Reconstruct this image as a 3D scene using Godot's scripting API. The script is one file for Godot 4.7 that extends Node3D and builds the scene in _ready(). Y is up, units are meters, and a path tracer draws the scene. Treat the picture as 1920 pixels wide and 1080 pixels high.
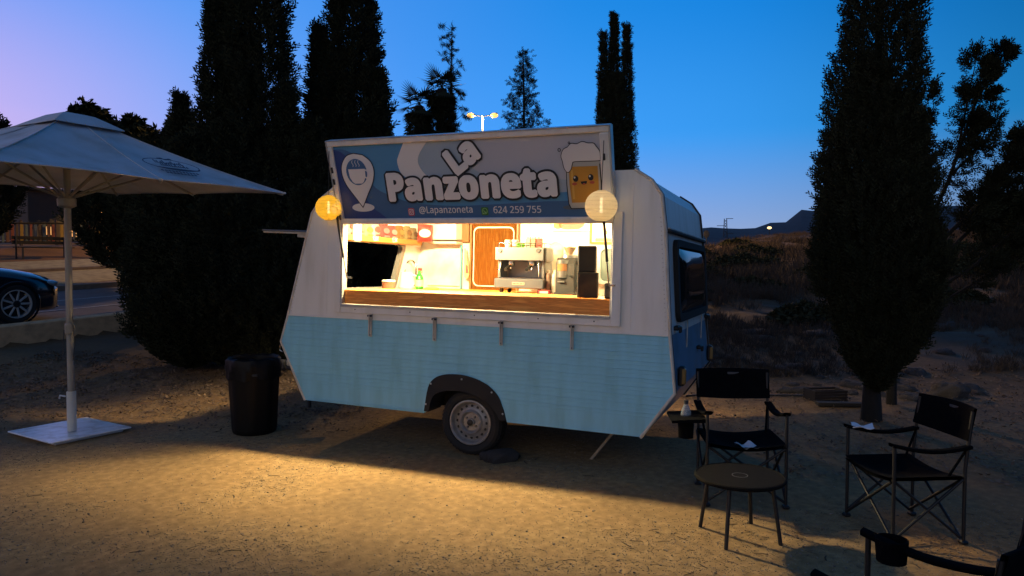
extends Node3D
# A small serving caravan at dusk: camera, sky and lamps first, then the land, the trees, the caravan and the small things.

var M := {}
var names := {}
var rng := RandomNumberGenerator.new()
var van_t := Transform3D(Basis(Vector3(0.9247, -0.0162, 0.3803), Vector3(0.0211, 0.9997, -0.0086), Vector3(-0.3801, 0.0160, 0.9248)), Vector3(-0.367, 0.0, -5.767))
var lump := FastNoiseLite.new()
const VANDEEP := 2.06
const ROAD_P := Vector2(-7.9, -11.0)
const ROAD_U := Vector2(0.485, -0.875)
const ROAD_N := Vector2(-0.875, -0.485)

# ---------------------------------------------------------------- mesh building
class MB:
	var v := PackedVector3Array()
	var n := PackedVector3Array()
	var c := PackedColorArray()
	var t := Transform3D()
	var tint := Color.WHITE
	var tinted := false

	func tri(a: Vector3, b: Vector3, d: Vector3, na: Vector3, nb: Vector3, nd: Vector3) -> void:
		var g := (b - a).cross(d - a)
		if g.length_squared() < 1e-18:
			return
		var flip := g.dot(na + nb + nd) < 0.0
		v.append(t * a); n.append((t.basis * na).normalized())
		if flip:
			v.append(t * b); n.append((t.basis * nb).normalized())
			v.append(t * d); n.append((t.basis * nd).normalized())
		else:
			v.append(t * d); n.append((t.basis * nd).normalized())
			v.append(t * b); n.append((t.basis * nb).normalized())
		if tinted:
			c.append(tint); c.append(tint); c.append(tint)

	func flat(a: Vector3, b: Vector3, d: Vector3, out := Vector3.ZERO) -> void:
		var g := (b - a).cross(d - a)
		if out != Vector3.ZERO and g.dot(out) < 0.0:
			g = -g
		g = g.normalized()
		tri(a, b, d, g, g, g)

	func quad(a: Vector3, b: Vector3, d: Vector3, e: Vector3, out := Vector3.ZERO) -> void:
		flat(a, b, d, out)
		flat(a, d, e, out)

	func box(at: Vector3, s: Vector3, ch := 0.0) -> MB:
		var h := s * 0.5
		ch = minf(ch, minf(h.x, minf(h.y, h.z)) * 0.9)
		for ax in 3:
			var b1 := (ax + 1) % 3
			var b2 := (ax + 2) % 3
			for sg in [-1.0, 1.0]:
				var o := Vector3.ZERO
				o[ax] = sg
				var p := []
				for k in [[-1, -1], [1, -1], [1, 1], [-1, 1]]:
					var q := Vector3.ZERO
					q[ax] = sg * h[ax]
					q[b1] = k[0] * (h[b1] - ch)
					q[b2] = k[1] * (h[b2] - ch)
					p.append(at + q)
				quad(p[0], p[1], p[2], p[3], o)
				if ch > 0.0:
					for s2 in [-1.0, 1.0]:      # edge between axis ax and axis b1
						var e := []
						for s3 in [-1.0, 1.0]:
							var q1 := Vector3.ZERO
							q1[ax] = sg * h[ax]; q1[b1] = s2 * (h[b1] - ch); q1[b2] = s3 * (h[b2] - ch)
							var q2 := Vector3.ZERO
							q2[ax] = sg * (h[ax] - ch); q2[b1] = s2 * h[b1]; q2[b2] = s3 * (h[b2] - ch)
							e.append(at + q1); e.append(at + q2)
						var oo := Vector3.ZERO
						oo[ax] = sg; oo[b1] = s2
						quad(e[0], e[1], e[3], e[2], oo)
		if ch > 0.0:
			for sx in [-1.0, 1.0]:
				for sy in [-1.0, 1.0]:
					for sz in [-1.0, 1.0]:
						flat(at + Vector3(sx * h.x, sy * (h.y - ch), sz * (h.z - ch)), at + Vector3(sx * (h.x - ch), sy * h.y, sz * (h.z - ch)), at + Vector3(sx * (h.x - ch), sy * (h.y - ch), sz * h.z), Vector3(sx, sy, sz))
		return self

	func prism(poly: PackedVector2Array, z0: float, z1: float) -> MB:
		var ix := Geometry2D.triangulate_polygon(poly)
		for k in range(0, ix.size(), 3):
			var a := poly[ix[k]]
			var b := poly[ix[k + 1]]
			var d := poly[ix[k + 2]]
			flat(Vector3(a.x, a.y, z1), Vector3(b.x, b.y, z1), Vector3(d.x, d.y, z1), Vector3(0, 0, signf(z1 - z0)))
			if absf(z1 - z0) > 0.0015:
				flat(Vector3(a.x, a.y, z0), Vector3(b.x, b.y, z0), Vector3(d.x, d.y, z0), Vector3(0, 0, signf(z0 - z1)))
		if absf(z1 - z0) > 0.0005:
			var cw := Geometry2D.is_polygon_clockwise(poly)
			for k in poly.size():
				var a := poly[k]
				var b := poly[(k + 1) % poly.size()]
				var o := Vector3(b.y - a.y, a.x - b.x, 0) * (-1.0 if cw else 1.0)
				quad(Vector3(a.x, a.y, z0), Vector3(b.x, b.y, z0), Vector3(b.x, b.y, z1), Vector3(a.x, a.y, z1), o)
		return self

	func ring(outer: PackedVector2Array, inner: PackedVector2Array, z0: float, z1: float) -> MB:
		var m := outer.size()
		for k in m:
			var a := outer[k]
			var b := outer[(k + 1) % m]
			var e := inner[k]
			var f := inner[(k + 1) % m]
			for z in [z0, z1]:
				quad(Vector3(a.x, a.y, z), Vector3(b.x, b.y, z), Vector3(f.x, f.y, z), Vector3(e.x, e.y, z), Vector3(0, 0, 1 if z == maxf(z0, z1) else -1))
			var o := Vector3(a.x + b.x - e.x - f.x, a.y + b.y - e.y - f.y, 0)
			quad(Vector3(a.x, a.y, z0), Vector3(b.x, b.y, z0), Vector3(b.x, b.y, z1), Vector3(a.x, a.y, z1), o)
			quad(Vector3(e.x, e.y, z0), Vector3(f.x, f.y, z0), Vector3(f.x, f.y, z1), Vector3(e.x, e.y, z1), -o)
		return self

	func grid(rows: Array, closed := false) -> MB:
		var nr := rows.size()
		var nc: int = rows[0].size()
		var nn := []
		for r in nr:
			var line := PackedVector3Array()
			for k in nc:
				var du: Vector3 = rows[r][(k + 1) % nc if closed else mini(k + 1, nc - 1)] - rows[r][(k - 1 + nc) % nc if closed else maxi(k - 1, 0)]
				var dv: Vector3 = rows[mini(r + 1, nr - 1)][k] - rows[maxi(r - 1, 0)][k]
				var g := du.cross(dv)
				line.append(g.normalized() if g.length_squared() > 1e-16 else Vector3.ZERO)
			nn.append(line)
		for r in nr - 1:
			for k in (nc if closed else nc - 1):
				var k2 := (k + 1) % nc
				var p := [rows[r][k], rows[r][k2], rows[r + 1][k2], rows[r + 1][k]]
				var q := [nn[r][k], nn[r][k2], nn[r + 1][k2], nn[r + 1][k]]
				var g: Vector3 = (p[1] - p[0]).cross(p[3] - p[0])
				if g.length_squared() < 1e-16:
					g = (p[2] - p[1]).cross(p[3] - p[2])
				for i in 4:
					if q[i] == Vector3.ZERO:
						q[i] = g.normalized()
				tri(p[0], p[1], p[2], q[0], q[1], q[2])
				tri(p[0], p[2], p[3], q[0], q[2], q[3])
		return self

	func tube(path: Array, r, sides := 8, caps := true) -> MB:
		var rows := []
		var m := path.size()
		var side := Vector3.ZERO
		for i in m:
			var d: Vector3 = (path[mini(i + 1, m - 1)] - path[maxi(i - 1, 0)]).normalized()
			if side == Vector3.ZERO:
				side = d.cross(Vector3.UP if absf(d.y) < 0.9 else Vector3.RIGHT).normalized()
			side = (side - d * side.dot(d)).normalized()
			var up := d.cross(side)
			var rr: float = r[i] if r is Array else r
			var line := PackedVector3Array()
			for k in sides:
				var a := TAU * k / sides
				line.append(path[i] + (side * cos(a) + up * sin(a)) * rr)
			rows.append(line)
		for i in m - 1:
			for k in sides:
				var k2 := (k + 1) % sides
				var na: Vector3 = (rows[i][k] - path[i]).normalized()
				var nb: Vector3 = (rows[i][k2] - path[i]).normalized()
				var nc: Vector3 = (rows[i + 1][k2] - path[i + 1]).normalized()
				var nd: Vector3 = (rows[i + 1][k] - path[i + 1]).normalized()
				tri(rows[i][k], rows[i][k2], rows[i + 1][k2], na, nb, nc)
				tri(rows[i][k], rows[i + 1][k2], rows[i + 1][k], na, nc, nd)
		if caps:
			for e in [0, m - 1]:
				var o: Vector3 = path[0] - path[1] if e == 0 else path[m - 1] - path[m - 2]
				for k in sides:
					flat(path[e], rows[e][k], rows[e][(k + 1) % sides], o)
		return self

	func lathe(prof: Array, seg := 20) -> MB:
		for i in prof.size() - 1:
			var p: Vector2 = prof[i]
			var q: Vector2 = prof[i + 1]
			var d := q - p
			var nr := Vector2(d.y, -d.x).normalized()
			for k in seg:
				var a := TAU * k / seg
				var b := TAU * (k + 1) / seg
				var ca := Vector3(cos(a), 0, sin(a))
				var cb := Vector3(cos(b), 0, sin(b))
				var up := Vector3(0, 1, 0)
				var na := ca * nr.x + up * nr.y
				var nb := cb * nr.x + up * nr.y
				tri(ca * p.x + up * p.y, cb * p.x + up * p.y, cb * q.x + up * q.y, na, nb, nb)
				tri(ca * p.x + up * p.y, cb * q.x + up * q.y, ca * q.x + up * q.y, na, nb, na)
		return self

	func ell(at: Vector3, r: Vector3, seg := 14, rows := 8) -> MB:
		for i in rows:
			for k in seg:
				var q := []
				for e in [[i, k], [i, k + 1], [i + 1, k + 1], [i + 1, k]]:
					var th: float = PI * e[0] / rows
					var ph: float = TAU * e[1] / seg
					q.append(Vector3(sin(th) * cos(ph), cos(th), sin(th) * sin(ph)))
				var nn := []
				for e in q:
					nn.append((e / r).normalized())
				tri(at + q[0] * r, at + q[1] * r, at + q[2] * r, nn[0], nn[1], nn[2])
				tri(at + q[0] * r, at + q[2] * r, at + q[3] * r, nn[0], nn[2], nn[3])
		return self

	func mesh() -> ArrayMesh:
		var a := []
		a.resize(Mesh.ARRAY_MAX)
		a[Mesh.ARRAY_VERTEX] = v
		a[Mesh.ARRAY_NORMAL] = n
		if tinted:
			a[Mesh.ARRAY_COLOR] = c
		var m := ArrayMesh.new()
		m.add_surface_from_arrays(Mesh.PRIMITIVE_TRIANGLES, a)
		return m

# ---------------------------------------------------------------- naming and tagging
func numbered(called: String) -> String:
	var k: int = names.get(called, 0)
	names[called] = k + 1
	return called if k == 0 else "%s_%03d" % [called, k]

func put(called: String, b, mat: Material, parent: Node = null) -> MeshInstance3D:
	var o := MeshInstance3D.new()
	o.mesh = b.mesh() if b is MB else b
	o.material_override = mat
	if parent == null:
		o.name = numbered(called)
		add_child(o, true)
	else:
		var k := 0
		var nm := called
		while parent.has_node(NodePath(nm)):
			k += 1
			nm = "%s_%03d" % [called, k]
		o.name = nm
		parent.add_child(o, true)
	return o

func tag(o: Node, label: String, category: String, group := "") -> Node:
	o.set_meta("label", label)
	o.set_meta("category", category)
	if group:
		o.set_meta("group", group)
	return o

func thing(called: String, label: String, category: String, at := Transform3D(), group := "") -> Node3D:
	var o := Node3D.new()
	o.name = numbered(called)
	add_child(o, true)
	o.transform = at
	tag(o, label, category, group)
	return o

func struct(called: String, b, mat: Material) -> MeshInstance3D:
	var o := put(called, b, mat)
	o.set_meta("kind", "structure")
	return o

func dup(src: Node3D, at: Transform3D, label := "") -> Node3D:
	var r: Node3D = src.duplicate()
	r.name = numbered(String(src.name).rstrip("_0123456789"))
	add_child(r, true)
	r.transform = at
	if label:
		r.set_meta("label", label)
	return r

func at(p: Vector3, yaw := 0.0) -> Transform3D:
	return Transform3D(Basis(Vector3.UP, yaw), p)

func vat(p: Vector3, yaw := 0.0) -> Transform3D:      # a place given in the caravan's own frame
	return van_t * Transform3D(Basis(Vector3.UP, yaw), p)

func lin(r: float, g: float, b: float, a := 1.0) -> Color:
	var c := Color(r, g, b).linear_to_srgb()
	c.a = a
	return c

func mat(r: float, g: float, b: float, rough := 0.7, metal := 0.0) -> StandardMaterial3D:
	var m := StandardMaterial3D.new()
	m.albedo_color = lin(r, g, b)
	m.roughness = rough
	m.metallic = metal
	return m

func noise_tex(freq: float, stops: Array, cols: Array, size := 512, oct := 5, sd := 1, kind := FastNoiseLite.TYPE_SIMPLEX_SMOOTH) -> NoiseTexture2D:
	var nz := FastNoiseLite.new()
	nz.noise_type = kind
	nz.frequency = freq
	nz.fractal_octaves = oct
	nz.seed = sd
	var t := NoiseTexture2D.new()
	t.width = size
	t.height = size
	t.seamless = true
	t.noise = nz
	var g := Gradient.new()
	g.offsets = PackedFloat32Array(stops)
	g.colors = PackedColorArray(cols)
	t.color_ramp = g
	return t

func grey(v: float) -> Color:
	return Color(v, v, v)

func worn(m: StandardMaterial3D, t: Texture2D, scale: Vector3, world := false) -> StandardMaterial3D:
	m.albedo_texture = t
	m.uv1_triplanar = true
	m.uv1_world_triplanar = world
	m.uv1_scale = scale
	return m

func relief(m: StandardMaterial3D, t: Texture2D, cm: float) -> StandardMaterial3D:
	m.heightmap_enabled = true
	m.heightmap_texture = t
	m.heightmap_scale = cm
	return m

func V2(list: Array) -> PackedVector2Array:
	var p := PackedVector2Array()
	for k in range(0, list.size(), 2):
		p.append(Vector2(list[k], list[k + 1]))
	return p

func smooth2(p: PackedVector2Array, closed := true, per := 5) -> PackedVector2Array:
	var o := PackedVector2Array()
	var m := p.size()
	for k in (m if closed else m - 1):
		var a := p[(k - 1 + m) % m] if closed else p[maxi(k - 1, 0)]
		var d := p[(k + 2) % m] if closed else p[mini(k + 2, m - 1)]
		for j in per:
			o.append(p[k].cubic_interpolate(p[(k + 1) % m], a, d, float(j) / per))
	if not closed:
		o.append(p[m - 1])
	return o

func disc(cx: float, cy: float, rx: float, ry: float, seg := 24) -> PackedVector2Array:
	var o := PackedVector2Array()
	for k in seg:
		o.append(Vector2(cx + rx * cos(TAU * k / seg), cy + ry * sin(TAU * k / seg)))
	return o

func rrect(x0: float, y0: float, x1: float, y1: float, r: float, seg := 5) -> PackedVector2Array:
	var o := PackedVector2Array()
	for q in 4:
		var c := Vector2(x1 - r if q == 0 or q == 3 else x0 + r, y1 - r if q < 2 else y0 + r)
		for k in seg + 1:
			var a := PI * 0.5 * (q + float(k) / seg)
			o.append(c + Vector2(cos(a), sin(a)) * r)
	return o

# ---------------------------------------------------------------- lettering
var faces := {}
func face_of(which: String, weight := 400) -> RID:
	var key := "%s%d" % [which, weight]
	if not faces.has(key):
		var f := SystemFont.new()
		f.font_names = PackedStringArray([which])
		f.font_weight = weight
		faces[key] = f
	return faces[key].get_rids()[0]

func letters(text: String, em: float, rid: RID) -> Array:      # one entry per glyph: [outer contours, hole contours]
	var ts = TextServerManager.get_primary_interface()
	var out := []
	var pen := 0.0
	var k := em / 64.0
	for ch in text:
		var gi: int = ts.font_get_glyph_index(rid, 64, ch.unicode_at(0), 0)
		var d: Dictionary = ts.font_get_glyph_contours(rid, 64, gi)
		var outer := []
		var holes := []
		if d.has("points"):
			var polys := []
			var from := 0
			for last in d.contours:
				var raw := []
				for i in range(from, last + 1):
					raw.append(d.points[i])
				from = last + 1
				polys.append(flatten_curve(raw, k, pen))
			var best := 0.0
			var sgn := 1.0
			for p in polys:
				var ar := area2(p)
				if absf(ar) > best:
					best = absf(ar)
					sgn = signf(ar)
			for p in polys:
				if p.size() < 3:
					continue
				if area2(p) * sgn > 0:
					outer.append(p)
				else:
					holes.append(p)
		out.append([outer, holes])
		pen += ts.font_get_glyph_advance(rid, 64, gi).x * k
	return out

func area2(p: PackedVector2Array) -> float:
	var s := 0.0
	for k in p.size():
		s += p[k].cross(p[(k + 1) % p.size()])
	return s

func flatten_curve(raw: Array, k: float, pen: float) -> PackedVector2Array:
	var o := PackedVector2Array()
	var m := raw.size()
	for i in m:
		var p := Vector2(raw[i].x, -raw[i].y)
		if raw[i].z > 0.5:
			o.append(p * k + Vector2(pen, 0))
		else:
			var pr = raw[(i - 1 + m) % m]
			var nx = raw[(i + 1) % m]
			var a := Vector2(pr.x, -pr.y)
			var b := Vector2(nx.x, -nx.y)
			if pr.z < 0.5:
				a = (a + p) * 0.5
			if nx.z < 0.5:
				b = (b + p) * 0.5
			for j in [0.0, 0.33, 0.67] if pr.z < 0.5 else [0.33, 0.67]:
				o.append((a.lerp(p, j)).lerp(p.lerp(b, j), j) * k + Vector2(pen, 0))
			if nx.z < 0.5 and false:
				o.append(b * k + Vector2(pen, 0))
	return o

func grown(p: PackedVector2Array, d: float) -> Array:
	if area2(p) < 0:
		p = p.duplicate()
		p.reverse()
	if absf(d) < 1e-5:
		return [p]
	return Geometry2D.offset_polygon(p, d, Geometry2D.JOIN_ROUND if d > 0 else Geometry2D.JOIN_MITER)

func plain_text(b: MB, text: String, em: float, rid: RID, z: float, fat := 0.0, holes: MB = null) -> void:
	for g in letters(text, em, rid):
		for o in g[0]:
			for q in grown(o, fat):
				b.prism(q, z, z + 0.0012)
		if holes:
			for o in g[1]:
				for q in grown(o, -fat):
					holes.prism(q, z + 0.002, z + 0.0026)

# ---------------------------------------------------------------- the scene
func _ready() -> void:
	rng.seed = 20240611
	lump.seed = 7
	lump.frequency = 0.35
	lump.fractal_octaves = 4
	var cam := Camera3D.new()
	cam.name = "camera"
	cam.position = Vector3(0, 1.6, 0)
	cam.rotation_degrees = Vector3(-2.151, 0, 0)
	cam.fov = 44.17
	cam.near = 0.05
	cam.far = 3000.0
	add_child(cam)
	cam.current = true

	var env := Environment.new()
	env.tonemap_mode = Environment.TONE_MAPPER_LINEAR
	env.tonemap_exposure = 1.0
	env.background_mode = Environment.BG_SKY
	env.background_energy_multiplier = 1.0
	env.sky = Sky.new()
	env.sky.sky_material = dusk_sky()
	env.sdfgi_enabled = true
	env.ssao_enabled = true
	env.ssil_enabled = true
	var we := WorldEnvironment.new()
	we.name = "dusk_environment"
	we.environment = env
	add_child(we)

	var sun := DirectionalLight3D.new()       # the afterglow: very low and broad, from the left behind the camera
	sun.name = "afterglow"
	sun.light_color = Color(1.0, 0.88, 0.72)
	sun.light_energy = 0.085
	sun.light_angular_distance = 40.0
	sun.shadow_enabled = true
	var az := deg_to_rad(-163.0)
	var el := deg_to_rad(18.0)
	sun.look_at_from_position(Vector3.ZERO, -Vector3(sin(az) * cos(el), sin(el), -cos(az) * cos(el)))
	add_child(sun)

	var lamp := AreaLight3D.new()             # the batten under the caravan's roof, just inside the serving hatch
	lamp.name = "batten_light"
	lamp.area_size = Vector2(0.62, 0.11)
	lamp.light_color = Color(1.0, 0.885, 0.65)
	lamp.light_energy = 15.0
	lamp.area_range = 25.0
	lamp.area_attenuation = 2.0
	lamp.shadow_enabled = true
	lamp.transform = van_t * Transform3D(Basis(Vector3.RIGHT, -PI / 2), Vector3(-0.60, 2.226, -0.40))
	add_child(lamp)
	var bare := OmniLight3D.new()             # its bare end bulb
	bare.name = "bulb_light"
	bare.light_color = Color(1.0, 0.885, 0.65)
	bare.light_energy = 11.5
	bare.light_size = 0.05
	bare.omni_range = 25.0
	bare.omni_attenuation = 2.0
	bare.shadow_enabled = true
	bare.position = van_t * Vector3(-0.80, 2.19, -0.40)
	add_child(bare)

	var back := OmniLight3D.new()             # a second bulb at the far right corner, by the open entrance
	back.name = "corner_bulb_light"
	back.light_color = Color(1.0, 0.885, 0.65)
	back.light_energy = 2.6
	back.light_size = 0.04
	back.omni_range = 25.0
	back.omni_attenuation = 2.0
	back.shadow_enabled = true
	back.position = van_t * Vector3(0.75, 2.15, -1.6)
	add_child(back)

	materials()
	sprays()
	ground()
	road()
	hills()
	park()
	trees()
	scrub()
	caravan()
	shop_things()
	parasol_and_bin()
	car()
	seats()
	street_lamps()
	litter()

func curve(x: float, a: float, b: float) -> float:
	return smoothstep(a, b, x)

func dusk_sky() -> PanoramaSkyMaterial:
	# colours of the clear evening air by direction: [degrees right of the view, at 20 degrees up, at 10 degrees up, at the horizon]
	var air := [
		[-180.0, Vector3(0.01, 0.12, 0.30), Vector3(0.10, 0.23, 0.44), Vector3(0.28, 0.33, 0.44)],
		[-145.0, Vector3(0.05, 0.18, 0.42), Vector3(0.24, 0.32, 0.50), Vector3(0.45, 0.42, 0.46)],
		[-105.0, Vector3(0.12, 0.22, 0.52), Vector3(0.62, 0.44, 0.52), Vector3(1.1, 0.62, 0.44)],
		[-70.0, Vector3(0.16, 0.30, 0.76), Vector3(0.72, 0.48, 0.68), Vector3(1.1, 0.56, 0.44)],
		[-37.0, Vector3(0.13, 0.33, 0.93), Vector3(0.56, 0.46, 0.90), Vector3(0.85, 0.46, 0.52)],
		[-20.0, Vector3(0.07, 0.31, 0.90), Vector3(0.20, 0.40, 0.96), Vector3(0.60, 0.50, 0.75)],
		[-8.0, Vector3(0.045, 0.28, 0.85), Vector3(0.085, 0.355, 0.97), Vector3(0.50, 0.48, 0.72)],
		[5.0, Vector3(0.014, 0.25, 0.79), Vector3(0.055, 0.35, 0.96), Vector3(0.42, 0.45, 0.65)],
		[18.0, Vector3(0.006, 0.22, 0.72), Vector3(0.04, 0.32, 0.86), Vector3(0.36, 0.41, 0.58)],
		[36.0, Vector3(0.001, 0.13, 0.43), Vector3(0.015, 0.21, 0.54), Vector3(0.25, 0.30, 0.42)],
		[80.0, Vector3(0.001, 0.11, 0.36), Vector3(0.02, 0.17, 0.44), Vector3(0.18, 0.19, 0.27)],
		[140.0, Vector3(0.002, 0.08, 0.25), Vector3(0.05, 0.12, 0.28), Vector3(0.20, 0.19, 0.25)],
		[180.0, Vector3(0.01, 0.12, 0.30), Vector3(0.10, 0.23, 0.44), Vector3(0.28, 0.33, 0.44)]]
	var W := 720
	var H := 360
	var im := Image.create(W, H, false, Image.FORMAT_RGBF)
	for i in W:
		var az := (i + 0.5) * 360.0 / W - 180.0
		var k := 0
		while k < air.size() - 2 and az > air[k + 1][0]:
			k += 1
		var f: float = (az - air[k][0]) / (air[k + 1][0] - air[k][0])
		var col := []
		for q in [1, 2, 3]:
			var before: Vector3 = air[maxi(k - 1, 0)][q]
			var after: Vector3 = air[mini(k + 2, air.size() - 1)][q]
			var p0: Vector3 = air[k][q]
			var p1: Vector3 = air[k + 1][q]
			var c := p0.lerp(p1, f) * 0.5 + p0.cubic_interpolate(p1, before, after, f) * 0.5
			col.append(Vector3(maxf(c.x, 0.0), maxf(c.y, 0.0), maxf(c.z, 0.0)))
		for j in H:
			var e := maxf(90.0 - (j + 0.5) * 180.0 / H, 0.0)
			var c: Vector3 = col[1].lerp(col[2], pow(1.0 - minf(e, 10.0) / 10.0, 1.25))
			if e > 10.0:
				c = col[1].lerp(col[0], curve(e, 8.0, 22.0) * 1.0)
			c = c.lerp(Vector3(0.009, 0.066, 0.20), curve(e, 18.0, 60.0))
			im.set_pixel((i + W / 2) % W, j, Color(c.x, c.y, c.z))
	var m := PanoramaSkyMaterial.new()
	m.panorama = ImageTexture.create_from_image(im)
	return m

func materials() -> void:
	var soil := noise_tex(0.02, [0.0, 0.35, 0.6, 1.0], [Color(0.46, 0.365, 0.235), Color(0.53, 0.43, 0.28), Color(0.57, 0.465, 0.305), Color(0.66, 0.55, 0.38)], 1024, 6, 3)
	var soil_h := noise_tex(0.11, [0.0, 1.0], [grey(0), grey(1)], 1024, 6, 5)
	M.soil = relief(worn(mat(1, 1, 1, 0.95), soil, Vector3(0.55, 0.55, 0.55), true), soil_h, 0.12)
	M.soil.vertex_color_use_as_albedo = true
	M.pebble = mat(1, 1, 1, 0.9)
	M.pebble.vertex_color_use_as_albedo = true
	var blot := noise_tex(0.012, [0.0, 0.5, 1.0], [grey(0.72), grey(0.9), grey(1.0)], 512, 5, 11)
	var fine := noise_tex(0.06, [0.0, 1.0], [grey(0), grey(1)], 512, 5, 12)
	M.fine = fine
	M.blot = blot
	M.asphalt = worn(mat(0.11, 0.10, 0.10, 0.85), blot, Vector3(0.3, 0.3, 0.3), true)
	M.kerb = worn(mat(0.24, 0.17, 0.12, 0.9), blot, Vector3(0.7, 0.7, 0.7), true)
	M.paving = worn(mat(0.42, 0.35, 0.2, 0.9), blot, Vector3(0.4, 0.4, 0.4), true)
	M.concrete = relief(worn(mat(0.78, 0.46, 0.24, 0.95), blot, Vector3(0.9, 0.9, 0.9), true), fine, 0.4)
	M.line = worn(mat(0.5, 0.5, 0.48, 0.8), blot, Vector3(0.7, 0.7, 0.7), true)
	M.hill = worn(mat(0.040, 0.040, 0.045, 1.0), blot, Vector3(0.01, 0.01, 0.01), true)
	M.leaf = mat(0.027, 0.030, 0.019, 0.95)
	M.leaf.metallic_specular = 0.15
	M.leaf.vertex_color_use_as_albedo = true
	M.pine = mat(0.027, 0.030, 0.019, 0.95)
	M.pine.metallic_specular = 0.15
	M.pine.vertex_color_use_as_albedo = true
	M.dry = mat(0.055, 0.042, 0.032, 0.95)
	M.dry.vertex_color_use_as_albedo = true
	M.bark = worn(mat(0.016, 0.013, 0.011, 0.95), blot, Vector3(2, 0.6, 2))
	M.rock = relief(worn(mat(0.085, 0.072, 0.065, 0.95), blot, Vector3(2.5, 2.5, 2.5)), fine, 1.0)
	var grime := noise_tex(0.008, [0.0, 0.45, 1.0], [Color(0.80, 0.77, 0.72), Color(0.94, 0.93, 0.91), Color(1, 1, 1)], 512, 6, 21)
	var streaky := noise_tex(0.010, [0.0, 0.35, 0.55, 1.0], [Color(0.91, 0.90, 0.875), Color(0.965, 0.96, 0.95), Color(0.985, 0.98, 0.975), Color(1, 1, 1)], 512, 6, 27)
	M.white = worn(mat(0.74, 0.74, 0.71, 0.42), streaky, Vector3(1.1, 0.16, 1.1))
	M.inner = worn(mat(0.64, 0.61, 0.56, 0.5), grime, Vector3(0.5, 0.5, 0.5))
	var faint := noise_tex(0.008, [0.0, 0.5, 1.0], [Color(0.90, 0.89, 0.87), Color(0.97, 0.965, 0.96), Color(1, 1, 1)], 512, 6, 23)
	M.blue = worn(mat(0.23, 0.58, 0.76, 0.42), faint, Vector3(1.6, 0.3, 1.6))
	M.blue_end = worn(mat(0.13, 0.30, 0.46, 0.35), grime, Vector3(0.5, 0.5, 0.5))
	M.trim = worn(mat(0.62, 0.58, 0.52, 0.35), grime, Vector3(1.5, 1.5, 1.5))
	M.alu = worn(mat(0.62, 0.61, 0.6, 0.38, 0.6), grime, Vector3(1.2, 1.2, 1.2))
	M.steel = mat(0.17, 0.17, 0.17, 0.35, 0.6)
	M.chrome = mat(0.45, 0.44, 0.42, 0.15, 1.0)
	M.rim = worn(mat(0.36, 0.35, 0.34, 0.45, 0.5), grime, Vector3(4, 4, 4))
	M.black = mat(0.006, 0.006, 0.0065, 0.5)
	M.rubber = mat(0.014, 0.013, 0.012, 0.85)
	M.seal = mat(0.03, 0.03, 0.032, 0.7)
	M.dark_glass = mat(0.012, 0.014, 0.016, 0.06)
	var grain := noise_tex(0.02, [0.0, 0.4, 0.55, 0.7, 1.0], [Color(0.80, 0.47, 0.18), Color(0.96, 0.62, 0.26), Color(0.88, 0.54, 0.21), Color(1.0, 0.68, 0.31), Color(1.0, 0.74, 0.38)], 512, 5, 31)
	M.wood = worn(mat(1.0, 0.92, 0.8, 0.5), grain, Vector3(0.25, 3.2, 3.2))
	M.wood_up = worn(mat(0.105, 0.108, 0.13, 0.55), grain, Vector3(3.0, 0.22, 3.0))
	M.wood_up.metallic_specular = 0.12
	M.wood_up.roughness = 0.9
	M.canvas = relief(worn(mat(0.60, 0.60, 0.64, 0.9), grime, Vector3(0.7, 0.7, 0.7)), fine, 0.15)
	M.canvas.backlight_enabled = true
	M.canvas.backlight = Color(0.18, 0.18, 0.18)
	M.pole = worn(mat(0.34, 0.32, 0.28, 0.5, 0.2), grime, Vector3(2, 0.6, 2))
	M.sleeve = mat(0.60, 0.58, 0.52, 0.5)
	M.plate = worn(mat(0.92, 0.92, 0.94, 0.22), grime, Vector3(1.6, 1.6, 1.6))
	M.bin = mat(0.004, 0.004, 0.004, 0.5)
	M.bin.metallic_specular = 0.28
	M.bag_plastic = mat(0.003, 0.003, 0.0035, 0.5)
	M.bag_plastic.metallic_specular = 0.3
	M.chair_cloth = relief(worn(mat(0.004, 0.0045, 0.006, 1.0), blot, Vector3(3, 3, 3)), fine, 0.1)
	M.chair_cloth.metallic_specular = 0.15
	M.chair_tube = mat(0.006, 0.006, 0.007, 0.5)
	M.table_top = relief(worn(mat(0.007, 0.0065, 0.006, 0.75), blot, Vector3(3, 3, 3)), fine, 0.08)
	M.table_top.metallic_specular = 0.2
	M.paper = mat(0.70, 0.70, 0.74, 0.85)
	M.car = mat(0.008, 0.010, 0.016, 0.2)
	M.car.clearcoat_enabled = true
	M.car.clearcoat = 1.0
	M.car.clearcoat_roughness = 0.04
	M.alloy = mat(0.40, 0.39, 0.38, 0.4, 0.1)
	M.lens = mat(0.35, 0.42, 0.45, 0.08, 0.5)

func glow(r: float, g: float, b: float, e: float) -> StandardMaterial3D:
	var m := mat(r, g, b, 0.6)
	m.emission_enabled = true
	m.emission = lin(r, g, b)
	m.emission_energy_multiplier = e
	return m

# ---------------------------------------------------------------- land
func road_sw(x: float, z: float) -> Vector2:
	var p := Vector2(x, z) - ROAD_P
	return Vector2(p.dot(ROAD_U), p.dot(ROAD_N))

func road_h(s: float) -> float:
	return 0.55 + 0.04 * clampf(s, -24.0, 60.0)

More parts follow.
